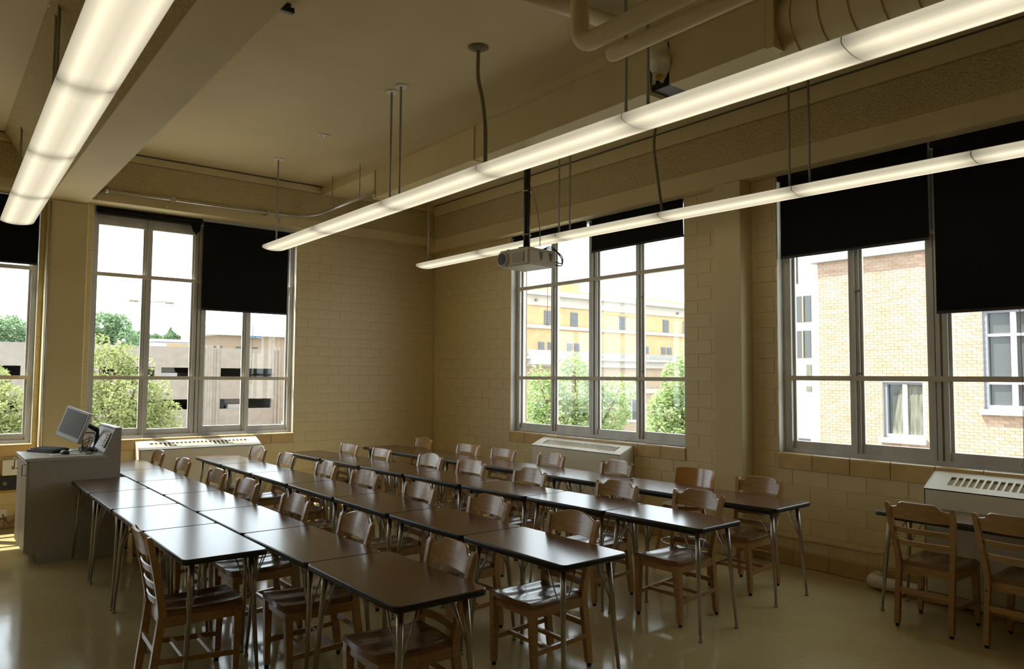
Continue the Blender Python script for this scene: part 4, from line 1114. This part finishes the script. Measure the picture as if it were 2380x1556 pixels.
def vent(x0, x1, z0, z1):
    v = ybx(x0, x1, 49.97, 50.1, z0, z1).build('vent', 'louver', yb)
    n = max(3, int((z1 - z0) / .14))
    for k in range(n):
        z = z0 + (k + .5) * (z1 - z0) / n
        MB().add([(x0 - 48, -.10, z - .05 - GZ), (x1 - 48, -.10, z - .05 - GZ), (x1 - 48, -.02, z + .05 - GZ), (x0 - 48, -.02, z + .05 - GZ), (x0 - 48, -.09, z - .06 - GZ), (x1 - 48, -.09, z - .06 - GZ), (x1 - 48, -.01, z + .04 - GZ), (x0 - 48, -.01, z + .04 - GZ)],
                 [(0, 1, 2, 3), (7, 6, 5, 4), (0, 4, 5, 1), (2, 6, 7, 3)]).build('louver_blade', 'grey_frame', v)
for x0 in (36.9, 40.1, 43.3, 46.5, 52.95, 59.4, 62.6, 65.8): vent(x0, x0 + .92, 6.42, 7.7)
for x0 in (42.65, 43.75, 46.1, 47.0, 55.6, 56.5, 59.15, 60.05): vent(x0, x0 + .7, 4.15, 4.88)
for x, z in ((42.2, 8.5), (61.5, 8.45)): MB().tube([(x - 48, -.2, z - GZ), (x - 48, -.35, z - GZ)], .12, 8).build('flood_lamp', 'grille_dark', yb)
lw = thing('low_wing', 'lower pale cornice wing in front of the yellow building', 'building', (45, 44, GZ))
def lbx(x0, x1, y0, y1, z0, z1): return MB().box(x0 - 45, x1 - 45, y0 - 44, y1 - 44, z0 - GZ, z1 - GZ)
lbx(30, 70, 44, 49.9, GZ, 2.6).build('wall', 'pink_brick', lw)
lbx(30, 70, 43.7, 49.9, 2.55, 3.15).build('frieze', 'limestone', lw)
lbx(30, 70, 43.3, 49.9, 3.1, 3.3).build('cornice', 'limestone', lw)
lbx(30, 70, 43.6, 44.1, 3.3, 3.75).build('parapet', 'concrete', lw)
lbx(30, 70, 43.8, 44, .35, .75).build('belt_course', 'limestone', lw)
lbx(36.2, 38.7, 43.2, 44, 2.7, 3.8).build('parapet_end', 'white_stone', lw)
for x in (37.2, 40.6, 44, 47.4, 50.8, 54.2): 
    wv = lbx(x, x + 1.3, 43.93, 44.1, -1.9, -.1).build('window', 'window_dark', lw)
    MB().box(x + .62 - 45, x + .68 - 45, -.12, -.05, -1.9 - GZ, -.1 - GZ).build('window_bar', 'white_frame', wv)
    lbx(x - .1, x + 1.4, 43.85, 44.05, -2.1, -1.9).build('window_sill', 'white_stone', lw)
for k, (px, py, m) in enumerate(((1450, 990, 'car_paint'), (1560, 1000, 'car_paint'))):
    p = hit(px, py, 2, GZ + 1.0)
    c = thing('car', ('white car parked behind the bushy tree', 'white car parked below the tree by the pilaster side')[k], 'car', (p.x, p.y, GZ), math.radians(80))
    MB().prism([(0, .3), (0, .75), (.9, .9), (1.5, 1.42), (3.0, 1.42), (3.6, .95), (4.3, .85), (4.3, .3)], 0, -.85, .85).build('body', m, c)
    MB().prism([(1.12, .96), (1.58, 1.36), (2.92, 1.36), (3.4, .98)], 0, -.86, .86).build('side_glass', 'car_dark', c)
    for sx in (-.8, .8):
        for yy in (.85, 3.4): MB().tube([(sx - .1, yy, .32), (sx + .1, yy, .32)], .32, 14).build('wheel', 'rubber', c)

# --- orange brick building opposite the right window
KX = 19.5
kb_ = thing('brick_building', 'orange brick building with concrete parapet and white framed windows', 'building', (KX, 7, GZ))
Y_END = 10.80
wins = [(8.02, 9.07, .24, 1.66), (5.30, 6.72, 1.05, 3.36)]
def kbx(x0, x1, y0, y1, z0, z1): return MB().box(x0 - KX, x1 - KX, y0 - 7, y1 - 7, z0 - GZ, z1 - GZ)
mb = MB(); y = -8.0
for a, b, za, zb in sorted(wins):
    mb.box(0, .3, y - 7, a - 7, -0.0, 5.0 - GZ).box(0, .3, a - 7, b - 7, 0, za - GZ).box(0, .3, a - 7, b - 7, zb - GZ, 5.0 - GZ); y = b
mb.box(0, .3, y - 7, Y_END - 7, 0, 5.0 - GZ)
mb.build('wall', 'mortar', kb_)
kbx(KX + .3, KX + 12, -8, Y_END - .0, GZ, 5.0).build('wall', 'mortar', kb_)
kbx(KX - .18, KX + 12, -8, Y_END + .18, 4.96, 5.32).build('parapet_cap', 'concrete', kb_)
BH, BL, GAP = .066, .20, .011
rects = []
z = -3.2; k = 0
while z < 4.92:
    y = 4.2 - (BL / 2 if k % 2 else 0)
    while y < Y_END - .02:
        seg = [(y, min(y + BL, Y_END))]
        for a, b, za, zb in wins:
            if z + BH > za - .02 and z < zb + .02:
                seg = [q for s in seg for q in ([s] if s[1] <= a or s[0] >= b else [(s[0], a)] * (s[0] < a) + [(b, s[1])] * (s[1] > b))]
        rects += [(a, b, z) for a, b in seg if b - a > .03]
        y += BL + GAP
    z += BH + GAP; k += 1
def seen(r):
    """bricks that the two lower light openings of the window show"""
    p = Vector((KX, (r[0] + r[1]) / 2, r[2])); d = p - CAM; zz = d.dot(FW)
    x, y = d.dot(RT) / zz * F_PX + W_PX / 2, H_PX / 2 - d.dot(UP) / zz * F_PX
    ok = (2205 < x < 2385 and 726 < y < 1056) or (2005 < x < 2152 and 575 < y < 1044) or (1905 < x < 1985 and 595 < y < 1040)
    return (1 if ok else 0) * (r[1] - r[0]) / zz
rects.sort(key=lambda r: -seen(r))
meshes = {}
for a, b, z in rects[:300]:
    w = round(b - a, 3)
    if w not in meshes: meshes[w] = MB().box(-.012, .01, -w / 2, w / 2, 0, BH).mesh('brick', 'orange_brick')
    obj('brick', meshes[w], kb_, (0, (a + b) / 2 - 7, z - GZ))
mb = MB()
for a, b, z in rects[300:]: mb.box(-.012, .01, a - 7, b - 7, z - GZ, z + BH - GZ)
tag(mb.build('brickwork', 'orange_brick', kb_), kind='stuff')
for k, (a, b, za, zb) in enumerate(wins):
    wv = kbx(KX + .14, KX + .16, a, b, za, zb).build('window', 'window_dark', kb_)
    def wb(nm, y0, y1, z0, z1, m='white_frame', x0=.06, x1=.15): return MB().box(x0, x1, y0 - 7, y1 - 7, z0 - GZ, z1 - GZ).build(nm, m, wv)
    wb('side_frame', b - .10, b, za, zb, 'grey_frame', .05); wb('side_frame', a, a + .08, za, zb, x0=.052)
    wb('head_frame', a + .08, b - .10, zb - .06, zb, 'grey_frame', .058); wb('bottom_frame', a + .08, b - .10, za, za + .09, x0=.058)
    um = (a + b) / 2 if k == 0 else 6.10
    wb('mullion', um - .05, um + .05, za + .09, zb - .06, x0=.064)
    if k == 1:
        for z in (2.78, 1.66): wb('glazing_bar', a + .08, b - .10, z - .03, z + .03, x0=.07)
        for q in range(26): MB().box(.17, .175, um + .12 - 7, b - .16 - 7, 1.72 + q * .036 - GZ, 1.735 + q * .036 - GZ).build('venetian_slat', 'louver', wv)
    else:
        fn = lambda i, j: (.128 + .008 * math.sin(i * 40), a + .08 + (b - a - .18) * (i * (.55 + .45 * (1 - j)) if j < .99 else i) - 7, za + .09 + (zb - za - .15) * j - GZ)
        MB().sheet(lambda i, j: (.125 + .006 * math.sin(i * 40), a + .06 + (b - a - .45 + .22 * (1 - j)) * i - 7, za + .09 + (zb - za - .15) * j - GZ), 30, 6).build('curtain', 'curtain', wv)
    MB().box(-.12, .2, a - .04 - 7, b + .06 - 7, za - .13 - GZ, za - GZ).build('window_sill', 'concrete', wv)

# --- pale building seen past the brick corner
wh = thing('pale_building', 'pale sunlit building with dark window pairs past the brick corner', 'building', (34.0, 20.5, GZ))
def wbx(x0, x1, y0, y1, z0, z1): return MB().box(x0 - 34, x1 - 34, y0 - 20.5, y1 - 20.5, z0 - GZ, z1 - GZ)
wbx(35.5, 47, 10, 24, GZ, 14).build('wall', 'white_stone', wh)
for py0, py1, xs in ((690, 748, (1851, 1886)), (770, 832, (1851, 1886)), (585, 660, (1847, 1855))):
    p0, p1 = hit(xs[0], py0, 0, 35.5), hit(xs[1], py1, 0, 35.5)
    wv = wbx(35.44, 35.6, p1.y, p0.y, p1.z, p0.z).build('window', 'window_dark', wh)
    MB().box(1.38, 1.44, (p0.y + p1.y) / 2 - 20.5 - .04, (p0.y + p1.y) / 2 - 20.5 + .04, p1.z - GZ, p0.z - GZ).build('window_bar', 'grille_dark', wv)
for py0, py1 in ((848, 876), (898, 911)):
    p0, p1 = hit(1875, py0, 0, 35.5), hit(1887, py1, 0, 35.5)
    wbx(35.44, 35.6, p1.y, p0.y, p1.z, p0.z).build('window', 'curtain', wh)
p0, p1 = hit(1851, 1018, 0, 35.5), hit(1884, 1027, 0, 35.5)
wbx(35.44, 35.6, p1.y, p0.y, p1.z, p0.z).build('window', 'window_dark', wh)
